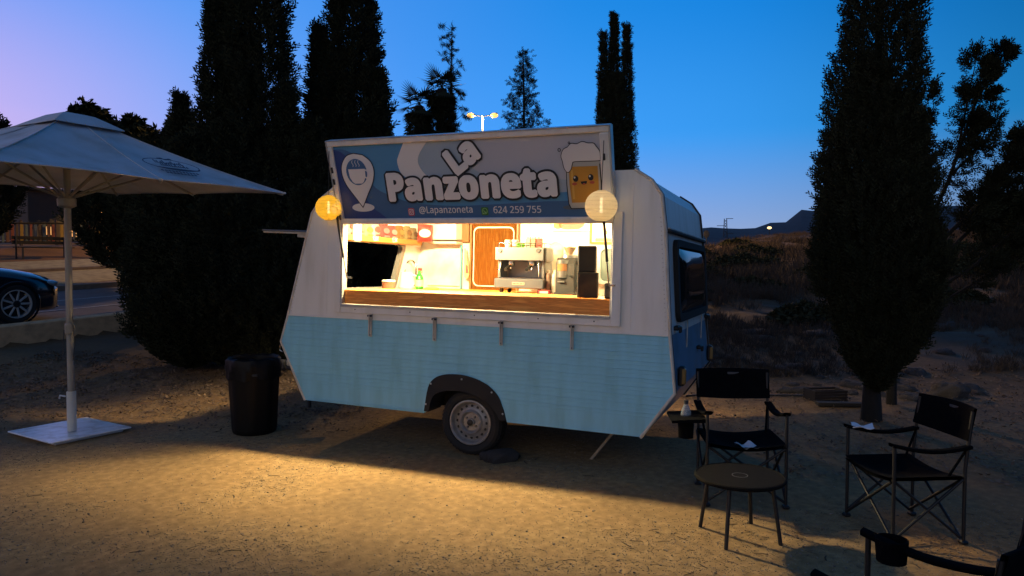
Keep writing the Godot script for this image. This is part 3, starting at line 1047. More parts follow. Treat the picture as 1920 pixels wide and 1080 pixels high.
func scrub() -> void:
	var tall := []
	var n := 0
	while n < 60000:
		var z := -9.5 - 52.0 * pow(rng.randf(), 1.5)
		var x := rng.randf_range(0.5, 1.0) * 0.0 + rng.randf_range(-0.05, 1.0) * (-z) * 0.95 + 0.8
		n += 1
		var sw := road_sw(x, z)
		if sw.y > -1.0:
			continue
		var dens := smoothstep(-0.35, 0.3, lump.get_noise_2d(x * 0.7 + 9.0, z * 0.7)) * lerpf(0.35, 1.0, smoothstep(10.0, 16.0, -z))
		if rng.randf() > dens:
			continue
		var s := rng.randf_range(0.5, 1.25) * lerpf(0.32, 0.95, smoothstep(10.0, 22.0, -z)) * lerpf(1.0, 0.6, smoothstep(30.0, 50.0, -z))
		var warm := rng.randf_range(0.55, 1.1)
		tall.append([Transform3D(Basis(Vector3.UP, rng.randf() * TAU).scaled(Vector3(s * 1.15, s, s * 1.15)), Vector3(x, land(x, z), z)), Color(warm, warm * 0.93, warm * 0.85)])
	scatter("dry_grass", null, S.grass, M.dry, tall)
	# shrubs one can tell apart on the slope
	var spots := [[4.3, -17.5, 0.5], [5.6, -22.0, 0.6], [6.4, -19.0, 0.6], [8.0, -24.5, 1.0], [7.3, -30.0, 0.9], [10.5, -31.0, 0.9], [9.2, -21.0, 0.9], [12.5, -26.0, 1.0], [5.4, -27.0, 0.9], [12.0, -38.0, 0.7], [15.5, -34.0, 1.0], [13.0, -20.0, 1.1], [5.8, -14.0, 0.6], [9.0, -15.0, 0.7], [16.5, -27.5, 1.2], [9.0, -37.0, 0.7], [11.0, -44.0, 0.6]]
	var i := 0
	for sp in spots:
		var b := Vector3(sp[0], 0, sp[1])
		b.y = land(b.x, b.z)
		var t := thing("scrub_bush", "dark low scrub bush among dry grass on the rising slope beyond the caravan and chairs", "bush", at(b), "scrub bushes on the slope")
		var st := MB.new()
		for k in 6:
			var a := k * 1.05 + i
			st.tube([Vector3.ZERO, Vector3(cos(a) * 0.2, sp[2] * 0.3, sin(a) * 0.2), Vector3(cos(a) * 0.5, sp[2] * 0.6, sin(a) * 0.5)], [0.03, 0.02, 0.006], 5)
		put("stem", st, M.bark, t)
		scatter("foliage", t, S.broad, M.leaf, lobed_crown([[0.0, 0.0, 0.0, sp[2] * 0.55, sp[2] * 0.8, 0.4], [sp[2] * 0.8, 0.1, 0.0, sp[2] * 0.4, sp[2] * 0.7, 0.4], [-sp[2] * 0.7, 0.2, 0.0, sp[2] * 0.45, sp[2] * 0.6, 0.4]], 900, 0.9, i + 30), true, 0.7, 1.9)
		i += 1
	var bush := Vector3(13.4, 0, -19.2)
	cypress("scrub_tree", "dark bushy tree on the slope at the right edge of the photo", bush, [[0.0, 0.0, 0.9, 2.1, 1.1, 0.5], [0.9, 0.1, 0.9, 2.4, 1.0, 0.5]], 2000, 1.3, 12)
	# loose stones on the right-hand slope
	var r2 := RandomNumberGenerator.new()
	r2.seed = 99
	var stone := thing("rock", "grey weathered stone lying on the bare dirt around and beyond the large cypress", "rock", at(Vector3(5.2, land(5.2, -8.4), -8.4)), "loose stones on the slope")
	var sb := rock_mesh(3)
	var sb2 := rock_mesh(4)
	put("rock_body", sb, M.rock, stone)
	stone.scale = Vector3.ONE * 0.22
	for k in 90:
		var x := r2.randf_range(4.4, 11.0)
		var z := -8.0 - r2.randf_range(0.0, 1.0) * 7.0 - (x - 4.4) * 0.25
		if k > 60:
			x = r2.randf_range(2.6, 4.6)
			z = r2.randf_range(-11.5, -8.4)
		var s := r2.randf_range(0.06, 0.3) * (0.5 if k > 60 else 0.8)
		var rk := dup(stone, Transform3D(Basis(Vector3.UP, r2.randf() * TAU).scaled(Vector3(s * r2.randf_range(0.8, 1.4), s * r2.randf_range(0.6, 0.95), s)), Vector3(x, land(x, z) - s * 0.12, z)))
		if k % 2:
			(rk.get_child(0) as MeshInstance3D).mesh = sb2.mesh()

func rock_mesh(sd: int) -> MB:
	var b := MB.new()
	var nz := FastNoiseLite.new()
	nz.seed = sd
	nz.frequency = 0.8
	var rows := []
	for i in 9:
		var line := PackedVector3Array()
		for k in 14:
			var th := PI * i / 8.0
			var ph := TAU * k / 14.0
			var d := Vector3(sin(th) * cos(ph), cos(th), sin(th) * sin(ph))
			var f := 1.0 + 0.5 * nz.get_noise_3dv(d * 1.6) + 0.25 * nz.get_noise_3dv(d * 4.0)
			line.append(Vector3(d.x, clampf(d.y * 0.8, -0.35, 0.62), d.z * 0.8) * f)
		rows.append(line)
	b.grid(rows, true)
	return b

func litter() -> void:
	var stones := []
	var twigs := []
	for k in 150000:
		var d := 1.6 + 8.5 * pow(rng.randf(), 1.35)
		var a := deg_to_rad(rng.randf_range(-43.0, 43.0))
		var x := sin(a) * d
		var z := -cos(a) * d
		var edge := smoothstep(-0.25, 0.25, lump.get_noise_2d(x * 1.6 + 40.0, z * 1.6) + 0.12 + (Vector2((x + 0.2) / 3.4, (z + 4.6) / 1.3).length() - 1.0) * 0.35)
		if rng.randf() > 0.16 + 0.84 * edge or road_sw(x, z).y > -0.3:
			continue
		var s := rng.randf_range(0.0016, 0.0046) * (1.0 if rng.randf() < 0.96 else 2.2)
		var p := Vector3(x, land(x, z) + s * 0.25, z)
		if k % 7 == 0:
			var q := rng.randf_range(0.2, 0.8)
			s *= lerpf(1.0, 1.9, edge)
			twigs.append([Transform3D(Basis(Vector3.UP, rng.randf() * TAU).scaled(Vector3(s * 5.0, s * 2.0, s * 4.0)), p), Color(0.16 * q, 0.115 * q, 0.07 * q)])
		else:
			var q := rng.randf_range(0.35, 1.15)
			stones.append([Transform3D(Basis(Vector3.UP, rng.randf() * TAU).scaled(Vector3(s, s * rng.randf_range(0.6, 1.1), s)), p), Color(0.27 * q, 0.215 * q, 0.155 * q)])
	var dead := []
	for k in 9000:
		var left := k % 3 != 0
		var x := rng.randf_range(-7.0, -1.6) if left else rng.randf_range(2.0, 7.5)
		var z := rng.randf_range(-10.8, -6.6) if left else rng.randf_range(-10.0, -5.0)
		if road_sw(x, z).y > -0.25 or (left and z > -7.2 and rng.randf() < 0.7):
			continue
		var q := rng.randf_range(0.25, 1.1)
		dead.append([Transform3D(Basis(Vector3(rng.randf_range(-0.4, 0.4), 1, rng.randf_range(-0.4, 0.4)).normalized(), rng.randf() * TAU).scaled(Vector3.ONE * rng.randf_range(0.25, 0.6)), Vector3(x, land(x, z) + 0.006, z)), Color(0.20 * q, 0.13 * q, 0.085 * q)])
	scatter("leaf_litter", null, S.fallen, M.pebble, dead)
	scatter("gravel", null, S.stone, M.pebble, stones)
	scatter("dry_needles", null, S.twig, M.pebble, twigs)

# ---------------------------------------------------------------- across the road
func park() -> void:
	var w := 17.6
	var s0 := 6.4
	var hh := 1.34
	var f := thing("playground_fence", "low fence of coloured upright boards across the road", "fence", at(rp(s0, w, hh)))
	var inv := f.transform.affine_inverse()
	var cols := [mat(0.16, 0.028, 0.022), mat(0.03, 0.06, 0.13), mat(0.05, 0.03, 0.025), mat(0.24, 0.15, 0.02), mat(0.05, 0.09, 0.12), mat(0.1, 0.04, 0.03)]
	var yaw := atan2(-ROAD_U.y, ROAD_U.x)
	for k in 48:
		var b := MB.new()
		var p := inv * rp(s0 + k * 0.165, w, hh)
		b.t = Transform3D(Basis(Vector3.UP, yaw), p + Vector3(0, 0.43, 0))
		b.box(Vector3.ZERO, Vector3(0.12 if rng.randf() < 0.75 else 0.09, 0.68, 0.025), 0.004)
		put("board", b, cols[(k * 7 + k / 3) % 6], f)
	for k in 7:
		var b := MB.new()
		b.t = Transform3D(Basis(Vector3.UP, yaw), inv * rp(s0 + k * 1.32, w + 0.06, hh) + Vector3(0, 0.45, 0))
		b.box(Vector3.ZERO, Vector3(0.09, 1.0, 0.09), 0.01)
		put("post", b, cols[2], f)
	for y in [0.1, 0.82]:
		var b := MB.new()
		var p0 := inv * rp(s0 - 0.1, w + 0.03, hh + y)
		var p1 := inv * rp(s0 + 8.1, w + 0.03, hh + y)
		b.tube([p0, p1], 0.035, 6)
		put("rail", b, M.bark, f)
	# bench
	var bp := rp(8.5, 15.0, 0.8)
	bp.y = land(bp.x, bp.z)
	var be := thing("park_bench", "dark wooden bench in front of the coloured fence", "bench", at(bp, yaw))
	for k in 3:
		put("seat_slat", MB.new().box(Vector3(0, 0.44, -0.16 + 0.15 * k), Vector3(1.9, 0.035, 0.12), 0.006), M.bark, be)
	for k in 2:
		put("back_slat", MB.new().box(Vector3(0, 0.62 + 0.16 * k, -0.27), Vector3(1.9, 0.12, 0.03), 0.006), M.bark, be)
	for x in [-0.82, 0.82]:
		for z in [-0.26, 0.18]:
			put("leg", MB.new().box(Vector3(x, 0.21 if z > 0 else 0.42, z), Vector3(0.05, 0.42 if z > 0 else 0.84, 0.05), 0.005), M.black, be)
	# low building with lit windows behind the boards
	var hp := rp(17.0, 24.0, 1.6)
	hp.y = land(hp.x, hp.z)
	var h := thing("park_kiosk", "low dark park building with small warm lit windows beyond the coloured fence", "building", at(hp, yaw))
	put("wall", MB.new().box(Vector3(0, 1.1, 0), Vector3(10.5, 2.2, 3.0), 0.02), mat(0.05, 0.042, 0.035), h)
	put("roof", MB.new().box(Vector3(0, 2.28, 0), Vector3(10.9, 0.14, 3.4), 0.02), mat(0.05, 0.045, 0.04), h)
	var warm := glow(1.0, 0.72, 0.32, 0.55)
	var dim := glow(1.0, 0.66, 0.30, 0.22)
	for e in [[0.1, 1.15, 0.34, 0.42, 0], [-1.75, 1.35, 0.4, 0.3, 1], [-2.9, 1.25, 0.5, 0.22, 1], [-0.5, 0.25, 0.9, 0.26, 1], [-1.7, 0.25, 0.9, 0.26, 1], [-3.0, 0.3, 0.8, 0.3, 1], [-4.4, 0.4, 0.5, 0.4, 1]]:
		var wd := put("window", MB.new().box(Vector3(e[0], e[1], 1.5), Vector3(e[2], e[3], 0.05), 0.0), dim if e[4] else warm, h)
		put("frame", MB.new().ring(rrect(e[0] - e[2] / 2 - 0.05, e[1] - e[3] / 2 - 0.05, e[0] + e[2] / 2 + 0.05, e[1] + e[3] / 2 + 0.05, 0.02, 1), rrect(e[0] - e[2] / 2 + 0.005, e[1] - e[3] / 2 + 0.005, e[0] + e[2] / 2 - 0.005, e[1] + e[3] / 2 - 0.005, 0.01, 1), 1.5, 1.56), M.bark, wd)
		put("mullion", MB.new().box(Vector3(e[0], e[1], 1.54), Vector3(0.04, e[3], 0.03)), M.bark, wd)
	var sgn := thing("small_sign", "small pale signboard on a thin post above the coloured fence", "sign", at(rp(12.6, 16.3, 0.9), yaw))
	put("post", MB.new().tube([Vector3.ZERO, Vector3(0, 2.0, 0)], 0.03, 7), M.alu, sgn)
	put("board", MB.new().box(Vector3(0, 1.85, 0.04), Vector3(0.42, 0.2, 0.02), 0.006), mat(0.42, 0.42, 0.4), sgn)

# ---------------------------------------------------------------- the caravan, in its own frame: x along its side, y up, z out of the serving side
func xl(y: float) -> float:
	if y < 0.835:
		return lerpf(-1.639, -1.917, (y - 0.318) / 0.517)
	return lerpf(-1.917, -1.845, (y - 0.835) / 0.245)

func xr(y: float) -> float:
	if y < 0.664:
		return lerpf(1.419, 1.66, (y - 0.318) / 0.346)
	return lerpf(1.66, 1.614, (y - 0.664) / 0.416)

func shell(b: MB, p: Vector2, q: Vector2, z0: float, z1: float, th: float, hole := []) -> void:      # one flat sheet of the body, with a rectangular hole [from, to along it, z, z]
	var d := (q - p).normalized()
	var nr := Vector2(d.y, -d.x)             # outward when the outline runs counter-clockwise
	var L := p.distance_to(q)
	var base := b.t
	b.t = base * Transform3D(Basis(Vector3(d.x, d.y, 0), Vector3(nr.x, nr.y, 0), Vector3(0, 0, -1)), Vector3(p.x, p.y, 0))
	var parts := [[0.0, L, -z0, -z1]]
	if hole:
		parts = [[0.0, hole[0], -z0, -z1], [hole[1], L, -z0, -z1], [hole[0], hole[1], -z0, -hole[2]], [hole[0], hole[1], -hole[3], -z1]]
	for e in parts:
		b.box(Vector3((e[0] + e[1]) / 2, -th / 2, (e[2] + e[3]) / 2), Vector3(e[1] - e[0], th, absf(e[3] - e[2])))
	b.t = base

func caravan() -> void:
	var c := thing("caravan", "small white and pale blue serving caravan with its lit hatch open", "caravan", van_t)
	# serving side, white above
	var b := MB.new()
	b.prism(V2([-1.845, 1.08, -1.255, 1.08, -1.255, 2.272, -1.3, 2.262, -1.484, 2.137, -1.587, 2.005]), -0.03, 0.0)
	b.prism(V2([-1.255, 1.08, 1.177, 1.08, 1.177, 1.194, -1.255, 1.194]), -0.03, 0.0)
	b.prism(V2([-1.255, 1.95, 1.177, 1.95, 1.177, 2.3, -1.1, 2.3, -1.255, 2.272]), -0.03, 0.0)
	b.prism(V2([1.177, 1.08, 1.614, 1.08, 1.563, 1.85, 1.529, 2.111, 1.45, 2.22, 1.328, 2.3, 1.177, 2.3]), -0.03, 0.0)
	put("white_side", b, M.white, c)
	# pale blue below: a sheet with pressed ribs, cut out round the wheel
	b = MB.new()
	var arch := [[0.318, -0.41, 0.345], [0.42, -0.37, 0.315], [0.52, -0.335, 0.262], [0.6, -0.25, 0.18], [0.64, -0.15, 0.09], [0.662, -0.06, -0.04]]
	var ys := []
	var y := 0.318
	while y < 1.075:
		ys.append(y)
		y += 0.0635
	ys.append(1.08)
	for k in ys.size() - 1:
		var y0: float = ys[k]
		var y1: float = ys[k + 1]
		var prof := [[y0, 0.0], [y0 + 0.024, 0.0], [y0 + 0.029, 0.0022], [y0 + 0.034, 0.0], [y1 - 0.012, 0.0], [y1 - 0.006, 0.0036], [y1, 0.0]] if y0 > 0.43 else [[y0, 0.0], [(y0 + y1) / 2, 0.0], [y1, 0.0]]
		for j in prof.size() - 1:
			var a0: float = prof[j][0]
			var a1: float = prof[j + 1][0]
			var spans := [[xl(a0), xr(a0), xl(a1), xr(a1)]]
			var w0 := arch_w(arch, a0)
			var w1 := arch_w(arch, a1)
			if w0.x < w0.y:
				spans = [[xl(a0), w0.x, xl(a1), w1.x], [w0.y, xr(a0), w1.y, xr(a1)]]
			for s in spans:
				b.quad(Vector3(s[0], a0, prof[j][1]), Vector3(s[1], a0, prof[j][1]), Vector3(s[3], a1, prof[j + 1][1]), Vector3(s[2], a1, prof[j + 1][1]), Vector3(0, 0, 1))
				b.quad(Vector3(s[0], a0, -0.03), Vector3(s[1], a0, -0.03), Vector3(s[3], a1, -0.03), Vector3(s[2], a1, -0.03), Vector3(0, 0, -1))
	put("blue_side", b, M.blue, c)
	var rv := MB.new()
	for k in 26:
		var yy := 1.12 + 0.033 * k
		rv.ell(Vector3(lerpf(-1.815, -1.60, (yy - 1.08) / 0.925), yy, 0.001), Vector3(0.0045, 0.0045, 0.0025), 6, 4)
		rv.ell(Vector3(lerpf(1.59, 1.535, (yy - 1.08) / 0.77), yy, 0.001), Vector3(0.0045, 0.0045, 0.0025), 6, 4)
	put("rivets", rv, M.alu, c)
	for e in [[-1.42, 1.62, 1.02], [1.32, 1.66, 1.1]]:
		put("panel_seam", MB.new().box(Vector3(e[0], e[1], 0.001), Vector3(0.012, e[2], 0.004), 0.001), M.white, c)
	put("belt_moulding", MB.new().box(Vector3(-0.115, 1.083, 0.004), Vector3(3.44, 0.012, 0.008), 0.002), M.white, c)
	put("sill_moulding", MB.new().box(Vector3(-0.95, 0.337, 0.004), Vector3(1.08, 0.012, 0.008), 0.002), M.blue, c)
	# roof and ends
	var zi := -0.03
	var zo := -VANDEEP + 0.03
	b = MB.new()
	var up := [Vector2(1.563, 1.85), Vector2(1.529, 2.111), Vector2(1.45, 2.22), Vector2(1.328, 2.3), Vector2(-1.1, 2.3), Vector2(-1.3, 2.262), Vector2(-1.484, 2.137), Vector2(-1.587, 2.005)]
	for k in up.size() - 1:
		shell(b, up[k], up[k + 1], zi, zo, 0.03)
	put("roof", b, M.white, c)
	b = MB.new()
	shell(b, Vector2(-1.587, 2.005), Vector2(-1.841, 1.075), zi, zo, 0.03, [0.22, 0.72, -0.2, -1.62])
	put("left_end", b, M.white, c)
	b = MB.new()
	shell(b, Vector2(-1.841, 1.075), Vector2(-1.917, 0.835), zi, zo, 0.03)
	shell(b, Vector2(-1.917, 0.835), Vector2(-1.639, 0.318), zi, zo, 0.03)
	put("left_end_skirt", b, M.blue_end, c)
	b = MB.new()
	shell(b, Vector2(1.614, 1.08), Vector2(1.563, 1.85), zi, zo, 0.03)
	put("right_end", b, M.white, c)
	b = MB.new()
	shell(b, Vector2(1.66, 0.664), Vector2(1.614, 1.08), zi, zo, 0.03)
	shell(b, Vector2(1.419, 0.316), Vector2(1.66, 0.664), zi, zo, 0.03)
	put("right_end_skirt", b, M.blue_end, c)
	b = MB.new()
	shell(b, Vector2(-1.639, 0.318), Vector2(-0.44, 0.317), zi, zo, 0.04)
	shell(b, Vector2(0.37, 0.317), Vector2(1.419, 0.316), zi, zo, 0.04)
	b.box(Vector3(-0.035, 0.337, -1.03), Vector3(0.81, 0.04, 1.3))
	b.box(Vector3(-0.035, 0.68, -0.2), Vector3(0.81, 0.03, 0.34))
	b.box(Vector3(-0.035, 0.68, -1.86), Vector3(0.81, 0.03, 0.34))
	for x in [-0.43, 0.36]:
		for z in [-0.2, -1.86]:
			b.box(Vector3(x, 0.51, z), Vector3(0.02, 0.31, 0.34))
	for z in [-0.375, -1.685]:
		b.box(Vector3(-0.035, 0.51, z), Vector3(0.77, 0.31, 0.02))
	put("floor_pan", b, M.rubber, c)
	# far side, with the entrance door standing open
	b = MB.new()
	b.prism(V2([-1.639, 0.318, 0.82, 0.317, 0.82, 2.3, -1.1, 2.3, -1.3, 2.262, -1.484, 2.137, -1.587, 2.005, -1.841, 1.075, -1.917, 0.835]), -VANDEEP, -VANDEEP + 0.03)
	b.prism(V2([0.82, 0.317, 1.419, 0.316, 1.43, 0.332, 1.43, 0.46, 0.82, 0.46]), -VANDEEP, -VANDEEP + 0.03)
	b.prism(V2([0.82, 1.9, 1.43, 1.9, 1.43, 2.234, 1.328, 2.3, 0.82, 2.3]), -VANDEEP, -VANDEEP + 0.03)
	b.prism(V2([1.43, 0.332, 1.66, 0.664, 1.614, 1.08, 1.563, 1.85, 1.529, 2.111, 1.45, 2.22, 1.43, 2.234]), -VANDEEP, -VANDEEP + 0.03)
	put("far_side", b, M.inner, c)
	put("entrance_door", MB.new().box(Vector3(0.79, 1.18, -VANDEEP - 0.31), Vector3(0.03, 1.42, 0.6), 0.01), M.white, c)
	# pale beading round both ends of the outline
	var outline := [Vector2(1.328, 2.303), Vector2(1.452, 2.224), Vector2(1.532, 2.112), Vector2(1.566, 1.85), Vector2(1.617, 1.08), Vector2(1.664, 0.664), Vector2(1.421, 0.312), Vector2(-1.641, 0.314), Vector2(-1.921, 0.835), Vector2(-1.845, 1.075), Vector2(-1.59, 2.006), Vector2(-1.487, 2.14), Vector2(-1.301, 2.265), Vector2(-1.1, 2.303)]
	for z in [-0.004, -VANDEEP + 0.004]:
		for seg in [[0, 6], [7, 13]]:
			b = MB.new()
			var path := []
			for k in range(seg[0], seg[1] + 1):
				path.append(Vector3(outline[k].x, outline[k].y, z))
			b.tube(path, 0.013, 8)
			put("edge_bead", b, M.trim, c)
		for seg in [[0, 6], [7, 13]]:
			b = MB.new()
			var path := []
			for k in range(seg[0], seg[1] + 1):
				var o: Vector2 = outline[k]
				path.append(Vector3(o.x + (0.006 if o.x > 0 else -0.006), o.y + 0.002, z + (-0.02 if z > -1 else 0.02)))
			b.tube(path, 0.008, 6)
			put("edge_seal", b, M.seal, c)
	# right end: gutter, window, grips, lamps
	put("gutter", MB.new().box(Vector3(1.578, 1.852, -VANDEEP / 2), Vector3(0.045, 0.022, VANDEEP - 0.03), 0.006), M.seal, c)
	put("gutter_lip", MB.new().box(Vector3(1.588, 1.868, -VANDEEP / 2), Vector3(0.02, 0.012, VANDEEP - 0.03), 0.003), M.trim, c)
	var wt := Transform3D(Basis(Vector3(0, 0, -1), Vector3(-0.066, 0.998, 0), Vector3(0.998, 0.066, 0)), Vector3(1.5905, 1.49, -1.12))
	b = MB.new()
	b.t = wt
	b.ring(rrect(-0.84, -0.33, 0.84, 0.31, 0.09), rrect(-0.775, -0.27, 0.775, 0.255, 0.07), 0.0, 0.035)
	var ew := put("end_window", b, M.rubber, c)
	b = MB.new()
	b.t = wt
	var rows := []
	for j in 9:
		var line := PackedVector3Array()
		for i in 13:
			var u := lerpf(-1, 1, i / 12.0)
			var w := lerpf(-1, 1, j / 8.0)
			line.append(Vector3(u * 0.785, -0.007 + w * 0.267, 0.012 + 0.05 * (1.0 - pow(absf(u), 6.0)) * (1.0 - pow(absf(w), 4.0))))
		rows.append(line)
	b.grid(rows)
	put("pane", b, M.dark_glass, ew)
	for e in [[1.125, -0.24], [1.119, -2.0], [0.876, -1.34]]:
		b = MB.new()
		var gx: float = xr(e[0]) + 0.02 if e[0] < 1.08 else 1.63
		b.box(Vector3(gx, e[0], e[1]), Vector3(0.045, 0.035, 0.11), 0.01)
		b.box(Vector3(gx + 0.025, e[0] - 0.012, e[1]), Vector3(0.02, 0.05, 0.05), 0.006)
		put("grip_handle", b, M.black, c)
	for z in [-0.75, -1.62]:
		put("lid_strap", MB.new().box(Vector3(1.632, 1.05, z), Vector3(0.008, 0.24, 0.022), 0.002), M.trim, c)
	for z in [-0.22, -1.93]:
		var ml := put("marker_lamp", MB.new().box(Vector3(xr(0.765) + 0.03, 0.765, z), Vector3(0.05, 0.15, 0.075), 0.012), M.black, c)
		put("lens", MB.new().box(Vector3(xr(0.765) + 0.045, 0.765, z + 0.014), Vector3(0.035, 0.125, 0.052), 0.01), mat(0.30, 0.18, 0.06, 0.25), ml)
	# left end: window flap standing open, coupling, stay
	var wl := Transform3D(Basis(Vector3(0, 0, 1), Vector3(0.2635, 0.9647, 0), Vector3(-0.9647, 0.2635, 0)), Vector3(-1.711, 1.551, -0.91))
	b = MB.new()
	b.t = wl
	b.ring(rrect(-0.76, -0.30, 0.76, 0.29, 0.1), rrect(-0.70, -0.245, 0.70, 0.245, 0.08), -0.045, 0.012)
	put("left_window_frame", b, mat(0.14, 0.14, 0.13, 0.5), c)
	b = MB.new()
	b.t = Transform3D(Basis(Vector3.BACK, deg_to_rad(-1.5)), Vector3(-1.66, 1.83, 0))
	b.box(Vector3(-0.33, 0.02, -0.91), Vector3(0.66, 0.018, 1.46), 0.006)
	var flap := put("window_flap", b, mat(0.10, 0.13, 0.17, 0.15), c)
	b = MB.new()
	b.t = Transform3D(Basis(Vector3.BACK, deg_to_rad(-1.5)), Vector3(-1.66, 1.83, 0))
	for z in [-0.2, -1.62]:
		b.box(Vector3(-0.33, 0.005, z), Vector3(0.64, 0.02, 0.02), 0.004)
	b.box(Vector3(-0.16, -0.02, -0.22), Vector3(0.2, 0.035, 0.03), 0.006)
	put("flap_rail", b, M.trim, flap)
	b = MB.new()
	b.tube([Vector3(-1.95, 0.40, -0.75), Vector3(-2.5, 0.40, -1.03), Vector3(-2.75, 0.42, -1.03)], 0.03, 8)
	b.tube([Vector3(-1.95, 0.40, -1.31), Vector3(-2.5, 0.40, -1.03)], 0.03, 8)
	b.box(Vector3(-2.78, 0.44, -1.03), Vector3(0.16, 0.1, 0.09), 0.02)
	b.tube([Vector3(-2.4, 0.0, -1.03), Vector3(-2.4, 0.55, -1.03)], 0.022, 8)
	put("drawbar", b, M.seal, c)
	put("corner_lamp", MB.new().box(Vector3(-1.93, 0.62, -0.16), Vector3(0.06, 0.06, 0.09), 0.012), M.trim, c)
	b = MB.new()
	for k in 12:
		pass
	b.tube([Vector3(-1.93, 0.80, -0.03), Vector3(-1.955, 0.79, -0.03), Vector3(-1.955, 0.745, -0.03), Vector3(-1.925, 0.735, -0.03)], 0.006, 6)
	put("tie_ring", b, M.chrome, c)
	# serving opening: boarded surround and sill
	b = MB.new()
	b.box(Vector3(-1.292, 1.56, 0.011), Vector3(0.066, 0.86, 0.022), 0.004)
	b.box(Vector3(1.214, 1.56, 0.011), Vector3(0.074, 0.86, 0.022), 0.004)
	b.box(Vector3(-0.037, 1.16, 0.011), Vector3(2.436, 0.06, 0.022), 0.004)
	put("opening_surround", b, M.white, c)
	b = MB.new()
	b.box(Vector3(-0.039, 1.199, 0.012), Vector3(2.42, 0.014, 0.034), 0.003)
	b.box(Vector3(-1.251, 1.56, -0.02), Vector3(0.014, 0.72, 0.07), 0.002)
	b.box(Vector3(1.173, 1.56, -0.02), Vector3(0.014, 0.72, 0.07), 0.002)
	b.box(Vector3(-0.039, 1.1865, 0.026), Vector3(2.42, 0.008, 0.012), 0.002)
	put("sill_frame", b, M.alu, c)
	var screws := MB.new()
	for x in [-1.1, -0.55, 0.05, 0.6, 1.05]:
		screws.ell(Vector3(x, 1.163, 0.023), Vector3(0.006, 0.006, 0.003), 8, 4)
	put("screws", screws, M.seal, c)
	# counter
	put("counter_front", MB.new().box(Vector3(-0.037, 1.262, -0.034), Vector3(2.41, 0.108, 0.024), 0.004), M.wood, c)
	put("counter_top", MB.new().box(Vector3(-0.037, 1.322, -0.31), Vector3(2.41, 0.022, 0.58), 0.004), M.wood, c)
	put("rear_worktop", MB.new().box(Vector3(-0.5, 1.29, -1.64), Vector3(2.05, 0.024, 0.76), 0.004), M.wood, c)
	put("rear_cupboard", MB.new().box(Vector3(-0.5, 0.81, -1.66), Vector3(2.0, 0.93, 0.7), 0.01), M.inner, c)
	# brackets that carry a folding shelf
	for x in [-0.945, -0.316, 0.285, 0.876]:
		b = MB.new()
		b.box(Vector3(x, 1.035, 0.012), Vector3(0.026, 0.205, 0.02), 0.004)
		b.box(Vector3(x, 1.03, 0.03), Vector3(0.006, 0.18, 0.03), 0.001)
		var br := put("shelf_bracket", b, M.trim, c)
		b = MB.new()
		b.tube([Vector3(x - 0.02, 1.115, 0.028), Vector3(x + 0.02, 1.115, 0.028)], 0.009, 7)
		b.ell(Vector3(x, 0.95, 0.026), Vector3(0.008, 0.008, 0.006), 8, 4)
		put("pin", b, M.seal, br)
	# lamp batten and inside fittings
	put("lamp_batten", MB.new().box(Vector3(-0.60, 2.248, -0.40), Vector3(0.64, 0.03, 0.12), 0.008), glow(1.0, 0.75, 0.4, 0.6), c)
	put("pelmet", MB.new().box(Vector3(-0.04, 2.122, -0.145), Vector3(2.4, 0.286, 0.02), 0.003), M.inner, c)
	put("corner_bulb", MB.new().ell(Vector3(0.75, 2.15, -1.6), Vector3(0.04, 0.05, 0.04), 12, 8), glow(1.0, 0.75, 0.4, 1.0), c)
	put("bulb_socket", MB.new().box(Vector3(-0.80, 2.226, -0.335), Vector3(0.05, 0.05, 0.05), 0.01), M.inner, c)
	inside(c)
	running_gear(c)
	hatch(c)

func arch_w(arch: Array, y: float) -> Vector2:
	for k in arch.size() - 1:
		if y >= arch[k][0] - 0.001 and y <= arch[k + 1][0]:
			var t: float = (y - arch[k][0]) / (arch[k + 1][0] - arch[k][0])
			return Vector2(lerpf(arch[k][1], arch[k + 1][1], t), lerpf(arch[k][2], arch[k + 1][2], t))
	return Vector2(1, -1)

